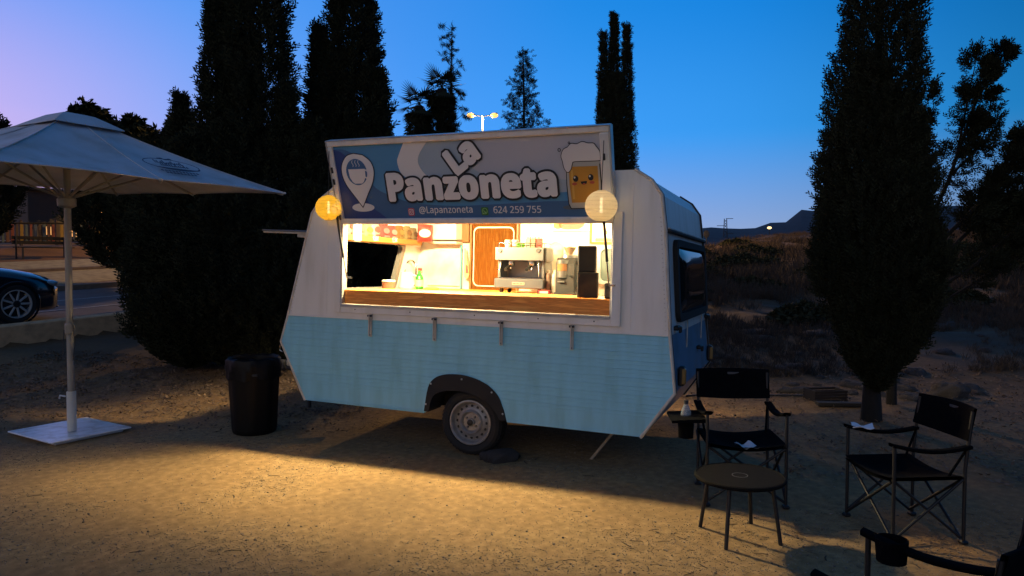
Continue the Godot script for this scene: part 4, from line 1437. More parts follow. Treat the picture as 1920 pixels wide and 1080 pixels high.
func inside(c: Node3D) -> void:
	var zb := -VANDEEP + 0.03
	# tall orange wooden door with a white rounded line
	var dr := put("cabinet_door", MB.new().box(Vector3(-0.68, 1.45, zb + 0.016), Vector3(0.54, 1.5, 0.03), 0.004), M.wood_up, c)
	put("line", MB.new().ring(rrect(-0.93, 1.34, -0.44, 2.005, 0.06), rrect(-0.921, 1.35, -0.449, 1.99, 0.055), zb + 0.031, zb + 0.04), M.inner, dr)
	put("door_case", MB.new().ring(rrect(-0.975, 0.66, -0.39, 2.235, 0.01, 1), rrect(-0.952, 0.68, -0.408, 2.215, 0.01, 1), zb + 0.001, zb + 0.045), mat(0.20, 0.075, 0.015, 0.5), c)
	put("wooden_post", MB.new().box(Vector3(-1.03, 1.94, zb + 0.03), Vector3(0.09, 0.22, 0.05), 0.006), mat(0.15, 0.06, 0.012, 0.5), c)
	put("wall_cupboard", MB.new().box(Vector3(-1.26, 2.03, zb + 0.11), Vector3(0.38, 0.36, 0.2), 0.012), M.inner, c)
	put("cooker_hood", MB.new().box(Vector3(-1.26, 1.82, zb + 0.09), Vector3(0.36, 0.03, 0.17), 0.006), mat(0.55, 0.46, 0.36, 0.5), c)
	put("wall_board", MB.new().box(Vector3(-1.31, 1.53, zb + 0.012), Vector3(0.42, 0.40, 0.02), 0.006), M.inner, c)
	put("corner_strip", MB.new().box(Vector3(-1.085, 1.55, zb + 0.03), Vector3(0.022, 0.5, 0.02), 0.004), mat(0.05, 0.2, 0.25, 0.5), c)
	# shelf over the left window
	var sh := put("shelf", MB.new().box(Vector3(-1.555, 1.792, -1.06), Vector3(0.12, 0.018, 1.5), 0.003), M.wood, c)
	put("shelf_edge", MB.new().box(Vector3(-1.489, 1.812, -1.06), Vector3(0.014, 0.055, 1.5), 0.003), mat(0.24, 0.10, 0.018, 0.5), sh)
	var rid := face_of("Droid Sans", 700)
	for z in [-0.86, -1.22]:
		var tg := MB.new()
		tg.t = Transform3D(Basis(Vector3.UP, PI / 2), Vector3(-1.4805, 1.80, z + 0.05))
		plain_text(tg, "1,5€", 0.055, rid, 0.0)
		put("price", tg, M.inner, sh)
	put("curtain_rail_end", MB.new().box(Vector3(-1.225, 1.86, -0.17), Vector3(0.03, 0.2, 0.12), 0.012), M.inner, c)
	# right-hand gas strut and left-hand gas strut of the hatch
	for e in [[-1.268, -1.185, 1.0], [1.115, 1.16, 1.0]]:
		var b := MB.new()
		var top := Vector3(e[0], 1.985, 0.075)
		var bot := Vector3(e[1] - 0.0, 1.44, 0.03)
		b.tube([top, top.lerp(bot, 0.68)], 0.011, 8)
		var g := put("gas_strut", b, M.black, c)
		b = MB.new()
		b.tube([top.lerp(bot, 0.66), bot], 0.006, 7)
		b.tube([bot, bot + Vector3(e[2] * 0.05, 0, 0)], 0.008, 7)
		put("rod", b, M.chrome, g)
	# right-hand window of the far side, with a grey blind
	var fw := put("far_window", MB.new().ring(rrect(0.50, 1.40, 0.80, 1.80, 0.07), rrect(0.535, 1.435, 0.775, 1.77, 0.05), zb + 0.001, zb + 0.03), mat(0.45, 0.44, 0.42, 0.4), c)
	put("blind", MB.new().prism(rrect(0.53, 1.43, 0.78, 1.775, 0.05), zb + 0.002, zb + 0.012), mat(0.10, 0.13, 0.12, 0.4), fw)

func running_gear(c: Node3D) -> void:
	var arch_out := smooth2(V2([-0.405, 0.338, -0.37, 0.54, -0.31, 0.622, -0.215, 0.66, -0.07, 0.669, 0.075, 0.643, 0.195, 0.588, 0.268, 0.52, 0.305, 0.44, 0.338, 0.332]), false, 4)
	var arch_in := smooth2(V2([-0.36, 0.338, -0.335, 0.44, -0.29, 0.495, -0.2, 0.525, -0.07, 0.535, 0.06, 0.515, 0.16, 0.475, 0.225, 0.42, 0.262, 0.38, 0.285, 0.332]), false, 4)
	var b := MB.new()
	for k in arch_out.size() - 1:
		var zo := 0.008
		var o1 := arch_out[k]
		var o2 := arch_out[k + 1]
		var i1 := arch_in[k]
		var i2 := arch_in[k + 1]
		b.quad(Vector3(o1.x, o1.y, 0.003), Vector3(o2.x, o2.y, 0.003), Vector3(o2.x, o2.y, zo + 0.006), Vector3(o1.x, o1.y, zo + 0.006), Vector3(o1.x, o1.y - 0.3, 0))
		b.quad(Vector3(o1.x, o1.y, zo + 0.006), Vector3(o2.x, o2.y, zo + 0.006), Vector3(i2.x, i2.y, 0.02), Vector3(i1.x, i1.y, 0.02), Vector3(0, 0, 1))
		b.quad(Vector3(i1.x, i1.y, 0.02), Vector3(i2.x, i2.y, 0.02), Vector3(i2.x, i2.y, -0.2), Vector3(i1.x, i1.y, -0.2), Vector3(-i1.x, 0.3 - i1.y, 0))
	var fl := put("wheel_arch", b, M.rubber, c)
	for p in [[-0.385, 0.40], [-0.34, 0.575], [-0.055, 0.635], [0.215, 0.55], [0.315, 0.385]]:
		put("screw", MB.new().ell(Vector3(p[0], p[1], 0.02), Vector3(0.009, 0.009, 0.006), 8, 4), M.alu, fl)
	for side in 2:
		var w := Node3D.new()
		w.name = "wheel" if side == 0 else "wheel_001"
		c.add_child(w)
		w.transform = Transform3D(Basis(Vector3.RIGHT, PI / 2 if side == 0 else -PI / 2), Vector3(0.0, 0.272, -0.035 if side == 0 else -VANDEEP + 0.035))
		var ty := MB.new()
		ty.lathe([Vector2(0.185, -0.02), Vector2(0.2, 0.0), Vector2(0.235, 0.006), Vector2(0.258, -0.008), Vector2(0.272, -0.035), Vector2(0.274, -0.09), Vector2(0.272, -0.15), Vector2(0.25, -0.18), Vector2(0.185, -0.17)], 40)
		for k in 48:
			var a := TAU * k / 48.0
			ty.t = Transform3D(Basis(Vector3.UP, -a), Vector3.ZERO)
			ty.box(Vector3(0.272, -0.06, 0), Vector3(0.008, 0.05, 0.014))
		put("tyre", ty, M.rubber, w)
		var rm := MB.new()
		rm.lathe([Vector2(0.188, -0.012), Vector2(0.186, 0.0), Vector2(0.176, 0.002), Vector2(0.168, -0.006), Vector2(0.158, -0.04), Vector2(0.146, -0.052), Vector2(0.118, -0.034), Vector2(0.106, -0.028), Vector2(0.098, -0.012), Vector2(0.09, -0.006), Vector2(0.082, -0.014), Vector2(0.072, -0.034), Vector2(0.034, -0.034), Vector2(0.032, -0.01), Vector2(0.028, -0.006), Vector2(0.0, -0.006)], 40)
		var rim := put("rim", rm, M.rim, w)
		for k in 16:
			var a := TAU * k / 16.0
			var h := MB.new()
			h.t = Transform3D(Basis(Vector3(0, 0, 1), 0.0), Vector3(cos(a) * 0.132, -0.041, sin(a) * 0.132))
			h.lathe([Vector2(0.0125, 0.001), Vector2(0.0105, 0.003), Vector2(0.0, 0.002)], 10)
			rim_piece(w, "vent_hole", h, M.black)
		for k in 4:
			var a := TAU * (k + 0.4) / 4.0
			var h := MB.new()
			h.t = Transform3D(Basis(), Vector3(cos(a) * 0.053, -0.034, sin(a) * 0.053))
			h.lathe([Vector2(0.011, 0.0), Vector2(0.0105, 0.014), Vector2(0.006, 0.019), Vector2(0.0, 0.019)], 6)
			rim_piece(w, "wheel_nut", h, M.steel)
		put("hub_cap", MB.new().lathe([Vector2(0.026, -0.006), Vector2(0.024, 0.006), Vector2(0.012, 0.011), Vector2(0.0, 0.011)], 16), M.black, w)
	b = MB.new()
	b.tube([Vector3(0, 0.27, -0.2), Vector3(0, 0.27, -VANDEEP + 0.2)], 0.035, 8)
	put("axle", b, M.rubber, c)

func rim_piece(w: Node3D, nm: String, b: MB, m: Material) -> void:
	put(nm, b, m, w)

# ---------------------------------------------------------------- the raised hatch and what is printed on it
func hatch(c: Node3D) -> void:
	var h := Node3D.new()
	h.name = "hatch"
	c.add_child(h)
	h.transform = Transform3D(Basis(Vector3(1, 0, 0), Vector3(0, 0.9548, 0.2973), Vector3(0, -0.2973, 0.9548)), Vector3(0, 1.956, 0.0))
	put("hatch_panel", MB.new().box(Vector3(-0.048, 0.315, -0.026), Vector3(2.43, 0.705, 0.04), 0.006), M.white, h)
	var fr := MB.new()
	fr.box(Vector3(-0.05, 0.651, 0.004), Vector3(2.464, 0.05, 0.046), 0.009)
	fr.box(Vector3(-0.05, -0.024, 0.004), Vector3(2.464, 0.05, 0.046), 0.009)
	fr.box(Vector3(-1.257, 0.3135, 0.004), Vector3(0.05, 0.6245, 0.044), 0.009)
	fr.box(Vector3(1.143, 0.3135, 0.004), Vector3(0.078, 0.6245, 0.044), 0.009)
	put("hatch_frame", fr, M.white, h)
	var lip := MB.new()
	lip.box(Vector3(-0.05, 0.677, -0.006), Vector3(2.47, 0.006, 0.08), 0.002)
	lip.box(Vector3(-1.286, 0.3135, -0.01), Vector3(0.008, 0.72, 0.075), 0.002)
	lip.box(Vector3(1.187, 0.3135, -0.01), Vector3(0.008, 0.72, 0.075), 0.002)
	put("hatch_edge", lip, M.alu, h)
	var bolts := MB.new()
	for e in [[-1.262, 0.43], [-1.262, 0.33], [-1.262, 0.02], [1.135, 0.45], [1.135, 0.03]]:
		bolts.box(Vector3(e[0], e[1], 0.03), Vector3(0.016, 0.05, 0.012), 0.003)
	put("hatch_fittings", bolts, M.seal, h)
	# the printed sheet, from its ground colour upwards
	var z := 0.0
	var x0 := -1.232
	var x1 := 1.104
	var y1 := 0.626
	var pale := mat(0.34, 0.43, 0.51, 0.55)
	var white := mat(0.72, 0.71, 0.69, 0.55)
	var blue := mat(0.07, 0.25, 0.47, 0.55)
	var navy := mat(0.025, 0.055, 0.21, 0.55)
	var deep := mat(0.045, 0.13, 0.28, 0.55)
	var ink := mat(0.012, 0.014, 0.018, 0.6)
	put("print_ground", MB.new().prism(V2([x0, 0.001, x1, 0.001, x1, y1, x0, y1]), -0.004, z), pale, h)
	z += 0.0012
	var lav := smooth2(V2([0.1, y1, -0.02, 0.5, 0.12, 0.36, 0.4, 0.3, 0.7, 0.3, 0.95, 0.27, x1, 0.25]), false)
	lav.append(Vector2(x1, y1))
	put("print_lilac", MB.new().prism(lav, z, z + 0.001), mat(0.46, 0.48, 0.53, 0.55), h)
	var midp := smooth2(V2([-0.542, y1, -0.6, 0.53, -0.623, 0.471, -0.596, 0.374, -0.496, 0.309, -0.289, 0.228, 0.007, 0.181, 0.439, 0.172, 0.823, 0.194, x1, 0.197]), false)
	midp.append_array(V2([x1, 0.001, x0, 0.001, x0, y1]))
	put("print_blue", MB.new().prism(midp, z + 0.001, z + 0.002), blue, h)
	z += 0.002
	var sw := smooth2(V2([-0.542, y1, -0.6, 0.53, -0.623, 0.471, -0.596, 0.374, -0.496, 0.309, -0.38, 0.262]), false)
	var swr := smooth2(V2([-0.25, 0.295, -0.364, 0.353, -0.427, 0.45, -0.407, 0.531, -0.325, y1]), false)
	sw.append_array(swr)
	put("print_swoosh", MB.new().prism(sw, z, z + 0.001), white, h)
	var dk := smooth2(V2([x0, 0.60, -1.113, 0.592, -0.996, 0.513, -0.93, 0.35, -0.85, 0.25, -0.70, 0.185, -0.525, 0.13, -0.155, 0.10, 0.291, 0.11, 0.711, 0.125, x1, 0.12]), false)
	dk.append_array(V2([x1, 0.001, x0, 0.001]))
	put("print_deep_blue", MB.new().prism(dk, z + 0.001, z + 0.002), deep, h)
	var nv := smooth2(V2([x0, 0.60, -1.15, 0.57, -1.06, 0.47, -1.02, 0.33, -0.99, 0.2, -0.93, 0.1, -0.85, 0.04, -0.8, 0.001]), false)
	nv.append(Vector2(x0, 0.001))
	put("print_navy", MB.new().prism(nv, z + 0.002, z + 0.003), navy, h)
	z += 0.004
	# map pin with a cup
	var pin := smooth2(V2([-1.035, 0.563, -1.11, 0.543, -1.168, 0.475, -1.183, 0.392, -1.158, 0.30, -1.10, 0.21]), false)
	pin.append(Vector2(-1.022, 0.098))
	pin.append_array(smooth2(V2([-0.945, 0.22, -0.885, 0.312, -0.857, 0.41, -0.88, 0.492, -0.948, 0.548]), false))
	put("print_pin", MB.new().prism(pin, z, z + 0.001), white, h)
	put("print_pin_foot", MB.new().prism(disc(-1.021, 0.098, 0.113, 0.037), z - 0.001, z), white, h)
	var edge := MB.new()
	for k in pin.size():
		var p := pin[k]
		var q := pin[(k + 1) % pin.size()]
		if p.distance_to(q) > 0.15:
			continue
		var o := (q - p).orthogonal().normalized() * 0.004
		edge.prism(PackedVector2Array([p - o, q - o, q + o, p + o]), z + 0.001, z + 0.0016)
	put("print_pin_outline", edge, ink, h)
	put("print_pin_disc", MB.new().prism(disc(-1.03, 0.404, 0.104, 0.112, 30), z + 0.002, z + 0.003), deep, h)
	var cup := MB.new()
	cup.prism(V2([-1.11, 0.43, -1.104, 0.36, -1.082, 0.322, -1.06, 0.306, -0.99, 0.306, -0.97, 0.322, -0.947, 0.362, -0.944, 0.43]), z + 0.004, z + 0.005)
	cup.ring(disc(-0.935, 0.385, 0.028, 0.04, 14), disc(-0.938, 0.385, 0.016, 0.027, 14), z + 0.0035, z + 0.0045)
	put("print_cup", cup, white, h)
	var stm := MB.new()
	for k in 3:
		var sx := -1.06 + 0.03 * k
		for j in 5:
			stm.prism(V2([sx + 0.006 * sin(j * 1.4), 0.45 + j * 0.011, sx + 0.005 + 0.006 * sin(j * 1.4), 0.45 + j * 0.011, sx + 0.005 + 0.006 * sin(j * 1.4 + 1.4), 0.461 + j * 0.011, sx + 0.006 * sin(j * 1.4 + 1.4), 0.461 + j * 0.011]), z + 0.004, z + 0.005)
	put("print_steam", stm, white, h)
	# the name
	var bold := face_of("Droid Sans", 700)
	fat_word(h, "Panzoneta", Transform2D(0.012, Vector2(-0.762, 0.157)), 0.303, bold, z + 0.006, white, ink)
	fat_word(h, "La", Transform2D(deg_to_rad(33.0), Vector2(-0.10, 0.340)), 0.272, bold, z + 0.003, white, ink)
	# the line below
	var thinf := face_of("Droid Sans", 400)
	var t1 := MB.new()
	t1.t = Transform3D(Basis(), Vector3(-0.476, 0.043, 0))
	var t1h := MB.new()
	t1h.t = t1.t
	plain_text(t1, "@Lapanzoneta", 0.0755, thinf, z + 0.001, 0.0008, t1h)
	put("print_handle", t1, white, h)
	put("print_handle_counters", t1h, deep, h)
	var t2 := MB.new()
	t2.t = Transform3D(Basis(), Vector3(0.198, 0.037, 0))
	var t2h := MB.new()
	t2h.t = t2.t
	plain_text(t2, "624 259 755", 0.0755, thinf, z + 0.001, 0.0008, t2h)
	put("print_number", t2, white, h)
	put("print_number_counters", t2h, deep, h)
	var ig := MB.new()
	ig.prism(rrect(-0.582, 0.02, -0.52, 0.088, 0.016), z + 0.001, z + 0.002)
	put("print_camera_icon", ig, mat(0.45, 0.06, 0.10, 0.55), h)
	var ig2 := MB.new()
	ig2.ring(rrect(-0.574, 0.029, -0.528, 0.079, 0.012), rrect(-0.569, 0.034, -0.533, 0.074, 0.009), z + 0.003, z + 0.004)
	ig2.ring(disc(-0.551, 0.054, 0.0125, 0.0135, 14), disc(-0.551, 0.054, 0.008, 0.0085, 14), z + 0.003, z + 0.004)
	ig2.prism(disc(-0.538, 0.068, 0.003, 0.003, 8), z + 0.003, z + 0.004)
	put("print_camera_lines", ig2, white, h)
	put("print_phone_icon", MB.new().prism(rrect(0.094, 0.02, 0.156, 0.086, 0.01), z + 0.001, z + 0.002), mat(0.04, 0.16, 0.02, 0.55), h)
	var wa := MB.new()
	wa.ring(disc(0.126, 0.055, 0.024, 0.025, 20), disc(0.126, 0.055, 0.0195, 0.0205, 20), z + 0.003, z + 0.004)
	wa.prism(V2([0.103, 0.027, 0.116, 0.033, 0.106, 0.042]), z + 0.003, z + 0.004)
	wa.prism(smooth2(V2([0.115, 0.065, 0.119, 0.066, 0.121, 0.059, 0.119, 0.056, 0.128, 0.047, 0.132, 0.05, 0.138, 0.047, 0.137, 0.042, 0.129, 0.04, 0.118, 0.049]), true, 3), z + 0.003, z + 0.004)
	put("print_phone_lines", wa, mat(0.30, 0.55, 0.22, 0.55), h)
	mug(h, z, white, ink)

func fat_word(h: Node3D, text: String, tf: Transform2D, em: float, rid: RID, z: float, white: Material, ink: Material) -> void:
	var black := MB.new()
	var face := MB.new()
	var hole := MB.new()
	for g in letters(text, em, rid):
		for o in g[0]:
			var p: PackedVector2Array = tf * o
			for q in grown(p, 0.029):
				black.prism(q, z, z + 0.001)
			for q in grown(p, 0.012):
				face.prism(q, z + 0.002, z + 0.003)
		for o in g[1]:
			for q in grown(tf * o, -0.011):
				if q.size() > 2:
					hole.prism(q, z + 0.004, z + 0.0045)
	put("print_word_outline", black, ink, h)
	put("print_word", face, white, h)
	put("print_word_counters", hole, ink, h)

func mug(h: Node3D, z: float, white: Material, ink: Material) -> void:
	var foam := smooth2(V2([0.847, 0.345, 0.822, 0.375, 0.812, 0.43, 0.804, 0.47, 0.825, 0.515, 0.858, 0.53, 0.885, 0.555, 0.93, 0.55, 0.972, 0.565, 1.015, 0.552, 1.055, 0.55, 1.075, 0.525, 1.098, 0.49, 1.1, 0.44, 1.085, 0.425, 0.91, 0.425, 0.885, 0.41, 0.872, 0.37]), true, 3)
	put("print_mug_shadow", MB.new().prism(disc(0.87, 0.075, 0.085, 0.018), z, z + 0.001), mat(0.10, 0.12, 0.15, 0.6), h)
	put("print_mug_edge", MB.new().prism(V2([0.833, 0.40, 1.098, 0.40, 1.102, 0.25, 1.092, 0.10, 1.08, 0.065, 0.85, 0.062, 0.832, 0.10, 0.826, 0.25]), z + 0.002, z + 0.003), ink, h)
	put("print_mug_glass", MB.new().prism(V2([0.84, 0.43, 1.09, 0.43, 1.094, 0.25, 1.085, 0.105, 1.074, 0.072, 0.856, 0.07, 0.84, 0.105, 0.834, 0.25]), z + 0.004, z + 0.005), mat(0.42, 0.42, 0.38, 0.5), h)
	put("print_beer", MB.new().prism(V2([0.857, 0.385, 1.078, 0.385, 1.08, 0.25, 1.074, 0.115, 0.862, 0.112, 0.852, 0.25]), z + 0.006, z + 0.007), mat(0.50, 0.24, 0.03, 0.5), h)
	put("print_beer_light", MB.new().prism(V2([0.87, 0.36, 0.885, 0.36, 0.89, 0.14, 0.872, 0.14]), z + 0.008, z + 0.0085), mat(0.62, 0.36, 0.07, 0.5), h)
	var fo := MB.new()
	for q in grown(foam, 0.006):
		fo.prism(q, z + 0.006, z + 0.0075)
	put("print_foam_outline", fo, ink, h)
	put("print_foam", MB.new().prism(foam, z + 0.009, z + 0.01), mat(0.68, 0.65, 0.62, 0.55), h)
	var f := MB.new()
	f.prism(disc(0.904, 0.295, 0.021, 0.024), z + 0.009, z + 0.0095)
	f.prism(disc(1.022, 0.302, 0.021, 0.024), z + 0.009, z + 0.0095)
	f.prism(V2([0.941, 0.272, 0.992, 0.276, 0.987, 0.256, 0.967, 0.246, 0.948, 0.254]), z + 0.009, z + 0.0095)
	put("print_face", f, ink, h)
	var g := MB.new()
	g.prism(disc(0.897, 0.304, 0.007, 0.008, 10), z + 0.0105, z + 0.011)
	g.prism(disc(1.015, 0.311, 0.007, 0.008, 10), z + 0.0105, z + 0.011)
	put("print_glints", g, white, h)
	var r := MB.new()
	r.prism(disc(0.893, 0.255, 0.02, 0.011, 14), z + 0.009, z + 0.0095)
	r.prism(disc(1.03, 0.264, 0.02, 0.011, 14), z + 0.009, z + 0.0095)
	r.prism(disc(0.968, 0.254, 0.012, 0.006, 10), z + 0.0105, z + 0.011)
	put("print_blush", r, mat(0.42, 0.08, 0.05, 0.55), h)
	var bu := MB.new()
	bu.ring(disc(0.788, 0.513, 0.013, 0.014, 14), disc(0.788, 0.513, 0.008, 0.009, 14), z, z + 0.001)
	bu.ring(disc(0.868, 0.562, 0.009, 0.009, 12), disc(0.868, 0.562, 0.004, 0.004, 12), z, z + 0.001)
	put("print_bubbles", bu, ink, h)

# ---------------------------------------------------------------- what stands in and on the caravan
func pillow(w: float, hgt: float, fat: float) -> MB:
	var b := MB.new()
	for sgn in [1.0, -1.0]:
		var rows := []
		for j in 9:
			var line := PackedVector3Array()
			var v := j / 8.0
			for i in 8:
				var u := i / 7.0
				var puff := pow(sin(PI * u), 0.6) * pow(sin(PI * v), 0.55)
				var pinch := 1.0 - 0.06 * sin(PI * v)
				line.append(Vector3((u - 0.5) * w * pinch, v * hgt, sgn * fat * 0.5 * puff + 0.004 * sin(u * 17.0 + v * 9.0) * puff))
			rows.append(line)
		b.grid(rows)
	return b

func shop_things() -> void:
	# bags of snacks on the shelf, facing into the caravan
	var bags := [
		[-0.42, 0.15, 0.20, [0.02, 0.02, 0.025], [0.5, 0.42, 0.3], "black snack bag at the near left end of the shelf"],
		[-0.56, 0.16, 0.21, [0.62, 0.52, 0.32], [0.25, 0.03, 0.02], "cream snack bag with dark red print beside the black one"],
		[-0.70, 0.14, 0.20, [0.55, 0.06, 0.03], [0.65, 0.5, 0.2], "red and orange snack bag between the cream and the green one"],
		[-0.83, 0.15, 0.18, [0.62, 0.62, 0.22], [0.18, 0.5, 0.05], "yellow-green snack bag on the shelf"],
		[-0.97, 0.15, 0.20, [0.7, 0.66, 0.6], [0.5, 0.08, 0.06], "white snack bag beside the yellow-green one"],
		[-1.13, 0.17, 0.19, [0.56, 0.04, 0.04], [0.65, 0.35, 0.35], "bright red snack bag in the middle of the shelf"],
		[-1.29, 0.16, 0.18, [0.58, 0.07, 0.06], [0.7, 0.6, 0.6], "red snack bag with pale print, right of the bright red one"],
		[-1.44, 0.16, 0.19, [0.58, 0.24, 0.03], [0.6, 0.45, 0.1], "orange snack bag on the shelf"],
		[-1.60, 0.16, 0.20, [0.62, 0.46, 0.16], [0.45, 0.2, 0.05], "yellow snack bag near the shelf's far end"],
		[-1.74, 0.15, 0.18, [0.6, 0.42, 0.2], [0.3, 0.14, 0.06], "tan snack bag at the far end of the shelf"]]
	for e in bags:
		var t := thing("snack_bag", e[5], "snack bag", van_t * Transform3D(Basis(Vector3.UP, PI / 2) * Basis(Vector3.RIGHT, -0.12), Vector3(-1.54 - 0.01 * rng.randf(), 1.803, e[0])), "snack bags on the shelf")
		put("pouch", pillow(e[1], e[2], 0.055), mat(e[3][0] * 0.16, e[3][1] * 0.16, e[3][2] * 0.16, 0.85), t)
		var lb := MB.new()
		lb.prism(disc(0, e[2] * 0.55, e[1] * 0.34, e[2] * 0.16, 16), 0.0305, 0.032)
		lb.prism(V2([-e[1] * 0.3, e[2] * 0.2, e[1] * 0.3, e[2] * 0.22, e[1] * 0.28, e[2] * 0.3, -e[1] * 0.28, e[2] * 0.3]), 0.029, 0.031)
		put("label", lb, mat(e[4][0] * 0.16, e[4][1] * 0.16, e[4][2] * 0.16, 0.85), t)
	var big := thing("snack_bag", "red and white snack bag hanging past the shelf's right end", "snack bag", van_t * Transform3D(Basis(Vector3.UP, 0.5), Vector3(-1.40, 1.825, -1.72)), "snack bags on the shelf")
	put("pouch", pillow(0.17, 0.19, 0.06), mat(0.22, 0.015, 0.012, 0.4), big)
	put("label", MB.new().prism(disc(0.0, 0.09, 0.065, 0.045), 0.033, 0.034), mat(0.35, 0.33, 0.26, 0.5), big)
	espresso()
	grinder()
	# two loudspeakers, one on the other
	for e in [[0.925, 1.333, 0.165, 0.198, 0.17, "lower, slightly wider of two stacked black loudspeakers on the counter"], [0.916, 1.532, 0.145, 0.208, 0.15, "upper of two stacked black loudspeakers on the counter"]]:
		var s := thing("loudspeaker", e[5], "loudspeaker", vat(Vector3(e[0], e[1], -0.22), deg_to_rad(14.0)), "stacked loudspeakers")
		put("cabinet", MB.new().box(Vector3(0, e[3] / 2, 0), Vector3(e[2], e[3], e[4]), 0.006), M.black, s)
		put("grille", MB.new().box(Vector3(0, e[3] / 2, e[4] / 2 + 0.002), Vector3(e[2] - 0.016, e[3] - 0.016, 0.006), 0.003), M.rubber, s)
		var kb := MB.new()
		kb.tube([Vector3(-e[2] / 2 - 0.012, e[3] * 0.35, 0.02), Vector3(-e[2] / 2, e[3] * 0.35, 0.02)], 0.018, 10)
		put("knob", kb, M.seal, s)
	var rd := thing("card_reader", "small black upright device at the right end of the counter", "card reader", vat(Vector3(1.125, 1.333, -0.1), 0.2))
	put("body", MB.new().box(Vector3(0, 0.06, 0), Vector3(0.06, 0.12, 0.035), 0.008), M.black, rd)
	put("keypad", MB.new().box(Vector3(0, 0.045, 0.018), Vector3(0.044, 0.06, 0.004), 0.001), M.seal, rd)
	var rb := thing("red_box", "small red box on the rear worktop between coffee machine and grinder", "box", vat(Vector3(0.17, 1.303, -1.31), 0.2))
	put("carton", MB.new().box(Vector3(0, 0.02, 0), Vector3(0.12, 0.04, 0.08), 0.004), mat(0.20, 0.015, 0.02, 0.5), rb)
	put("label", MB.new().box(Vector3(0, 0.02, 0.041), Vector3(0.08, 0.022, 0.002)), M.inner, rb)
	var cups := thing("paper_cup_stack", "tilted stack of pale paper cups in front of the clear plastic shield", "cups", vat(Vector3(0.06, 1.303, -1.72)))
	for k in 5:
		put("cup", MB.new().lathe([Vector2(0.026, 0.0), Vector2(0.036, 0.085), Vector2(0.038, 0.087), Vector2(0.034, 0.084)], 16), M.inner, cups).position = Vector3(0.002 * k, 0.018 * k, 0)
	# left part of the counter
	var tin := thing("napkin_tin", "round metal tin with a pale lid on the left of the counter", "tin", vat(Vector3(-1.13, 1.333, -0.56)))
	put("tin_body", MB.new().lathe([Vector2(0.0, 0.0), Vector2(0.062, 0.0), Vector2(0.064, 0.004), Vector2(0.064, 0.066), Vector2(0.066, 0.066)], 24), mat(0.12, 0.075, 0.05, 0.4, 0.4), tin)
	put("lid", MB.new().lathe([Vector2(0.066, 0.064), Vector2(0.066, 0.074), Vector2(0.058, 0.082), Vector2(0.0, 0.084)], 24), M.alu, tin)
	var jug := thing("white_jug", "white plastic jug between the dark window and the soap bottle", "jug", vat(Vector3(-1.50, 1.303, -1.52)))
	put("jug_body", MB.new().lathe([Vector2(0.0, 0.0), Vector2(0.085, 0.0), Vector2(0.09, 0.02), Vector2(0.075, 0.14), Vector2(0.07, 0.18), Vector2(0.064, 0.18), Vector2(0.07, 0.13), Vector2(0.0, 0.03)], 22), M.inner, jug)
	put("handle", MB.new().tube([Vector3(0.07, 0.15, 0), Vector3(0.12, 0.14, 0), Vector3(0.125, 0.08, 0), Vector3(0.082, 0.04, 0)], 0.009, 7), M.inner, jug)
	var tap := thing("swan_neck_tap", "chrome swan-neck tap beside the white jug", "tap", vat(Vector3(-1.55, 1.303, -1.80)))
	var arc := [Vector3(0, 0, 0), Vector3(0, 0.2, 0)]
	for k in 9:
		var a := PI * k / 8.0
		arc.append(Vector3(-0.075 + 0.075 * cos(a), 0.22 + 0.09 * sin(a), 0))
	arc.append(Vector3(-0.15, 0.18, 0))
	put("spout", MB.new().tube(arc, 0.011, 10), M.chrome, tap)
	put("tap_base", MB.new().lathe([Vector2(0.026, 0.0), Vector2(0.024, 0.03), Vector2(0.014, 0.04)], 14), M.chrome, tap)
	var soap := thing("soap_bottle", "green bottle of dish soap with a red trigger", "bottle", vat(Vector3(-1.335, 1.303, -1.50)))
	put("bottle_body", MB.new().lathe([Vector2(0.0, 0.0), Vector2(0.04, 0.0), Vector2(0.045, 0.01), Vector2(0.045, 0.11), Vector2(0.036, 0.14), Vector2(0.016, 0.17), Vector2(0.014, 0.2)], 18), mat(0.01, 0.14, 0.02, 0.35), soap)
	put("label", MB.new().lathe([Vector2(0.0455, 0.03), Vector2(0.0458, 0.1)], 18), mat(0.25, 0.3, 0.22, 0.5), soap)
	put("trigger", MB.new().box(Vector3(0.006, 0.215, 0), Vector3(0.05, 0.03, 0.02), 0.006).box(Vector3(0.03, 0.19, 0), Vector3(0.01, 0.04, 0.012), 0.003), mat(0.35, 0.03, 0.03, 0.4), soap)
	var sponge := thing("green_cloth", "crumpled green cloth lying right of the soap bottle", "cloth", vat(Vector3(-1.17, 1.303, -1.48)))
	put("cloth_heap", MB.new().ell(Vector3(0, 0.012, 0), Vector3(0.09, 0.02, 0.05), 12, 6), mat(0.16, 0.33, 0.05, 0.9), sponge)
	var pen := thing("pennant", "narrow red and yellow printed pennant hanging left of the wooden door", "pennant", vat(Vector3(-1.02, 1.42, -1.955)))
	put("cloth", MB.new().prism(V2([-0.005, 0.34, 0.012, 0.34, 0.062, 0.05, 0.04, 0.0, 0.0, 0.02]), 0.0, 0.004), mat(0.6, 0.42, 0.15, 0.8), pen)
	put("print", MB.new().prism(V2([0.02, 0.16, 0.042, 0.15, 0.056, 0.06, 0.018, 0.06]), 0.004, 0.006), mat(0.5, 0.05, 0.04, 0.8), pen)
	# framed pictures
	picture("framed_picture", "white framed picture with a dark oval print, above the espresso machine's right side", Vector3(0.2, 1.955, 0.0), 0.42, 0.2, M.inner, [[disc(0.2, 2.04, 0.15, 0.075), mat(0.16, 0.08, 0.05, 0.5)], [disc(0.055, 2.03, 0.05, 0.05), mat(0.5, 0.2, 0.03, 0.5)]])
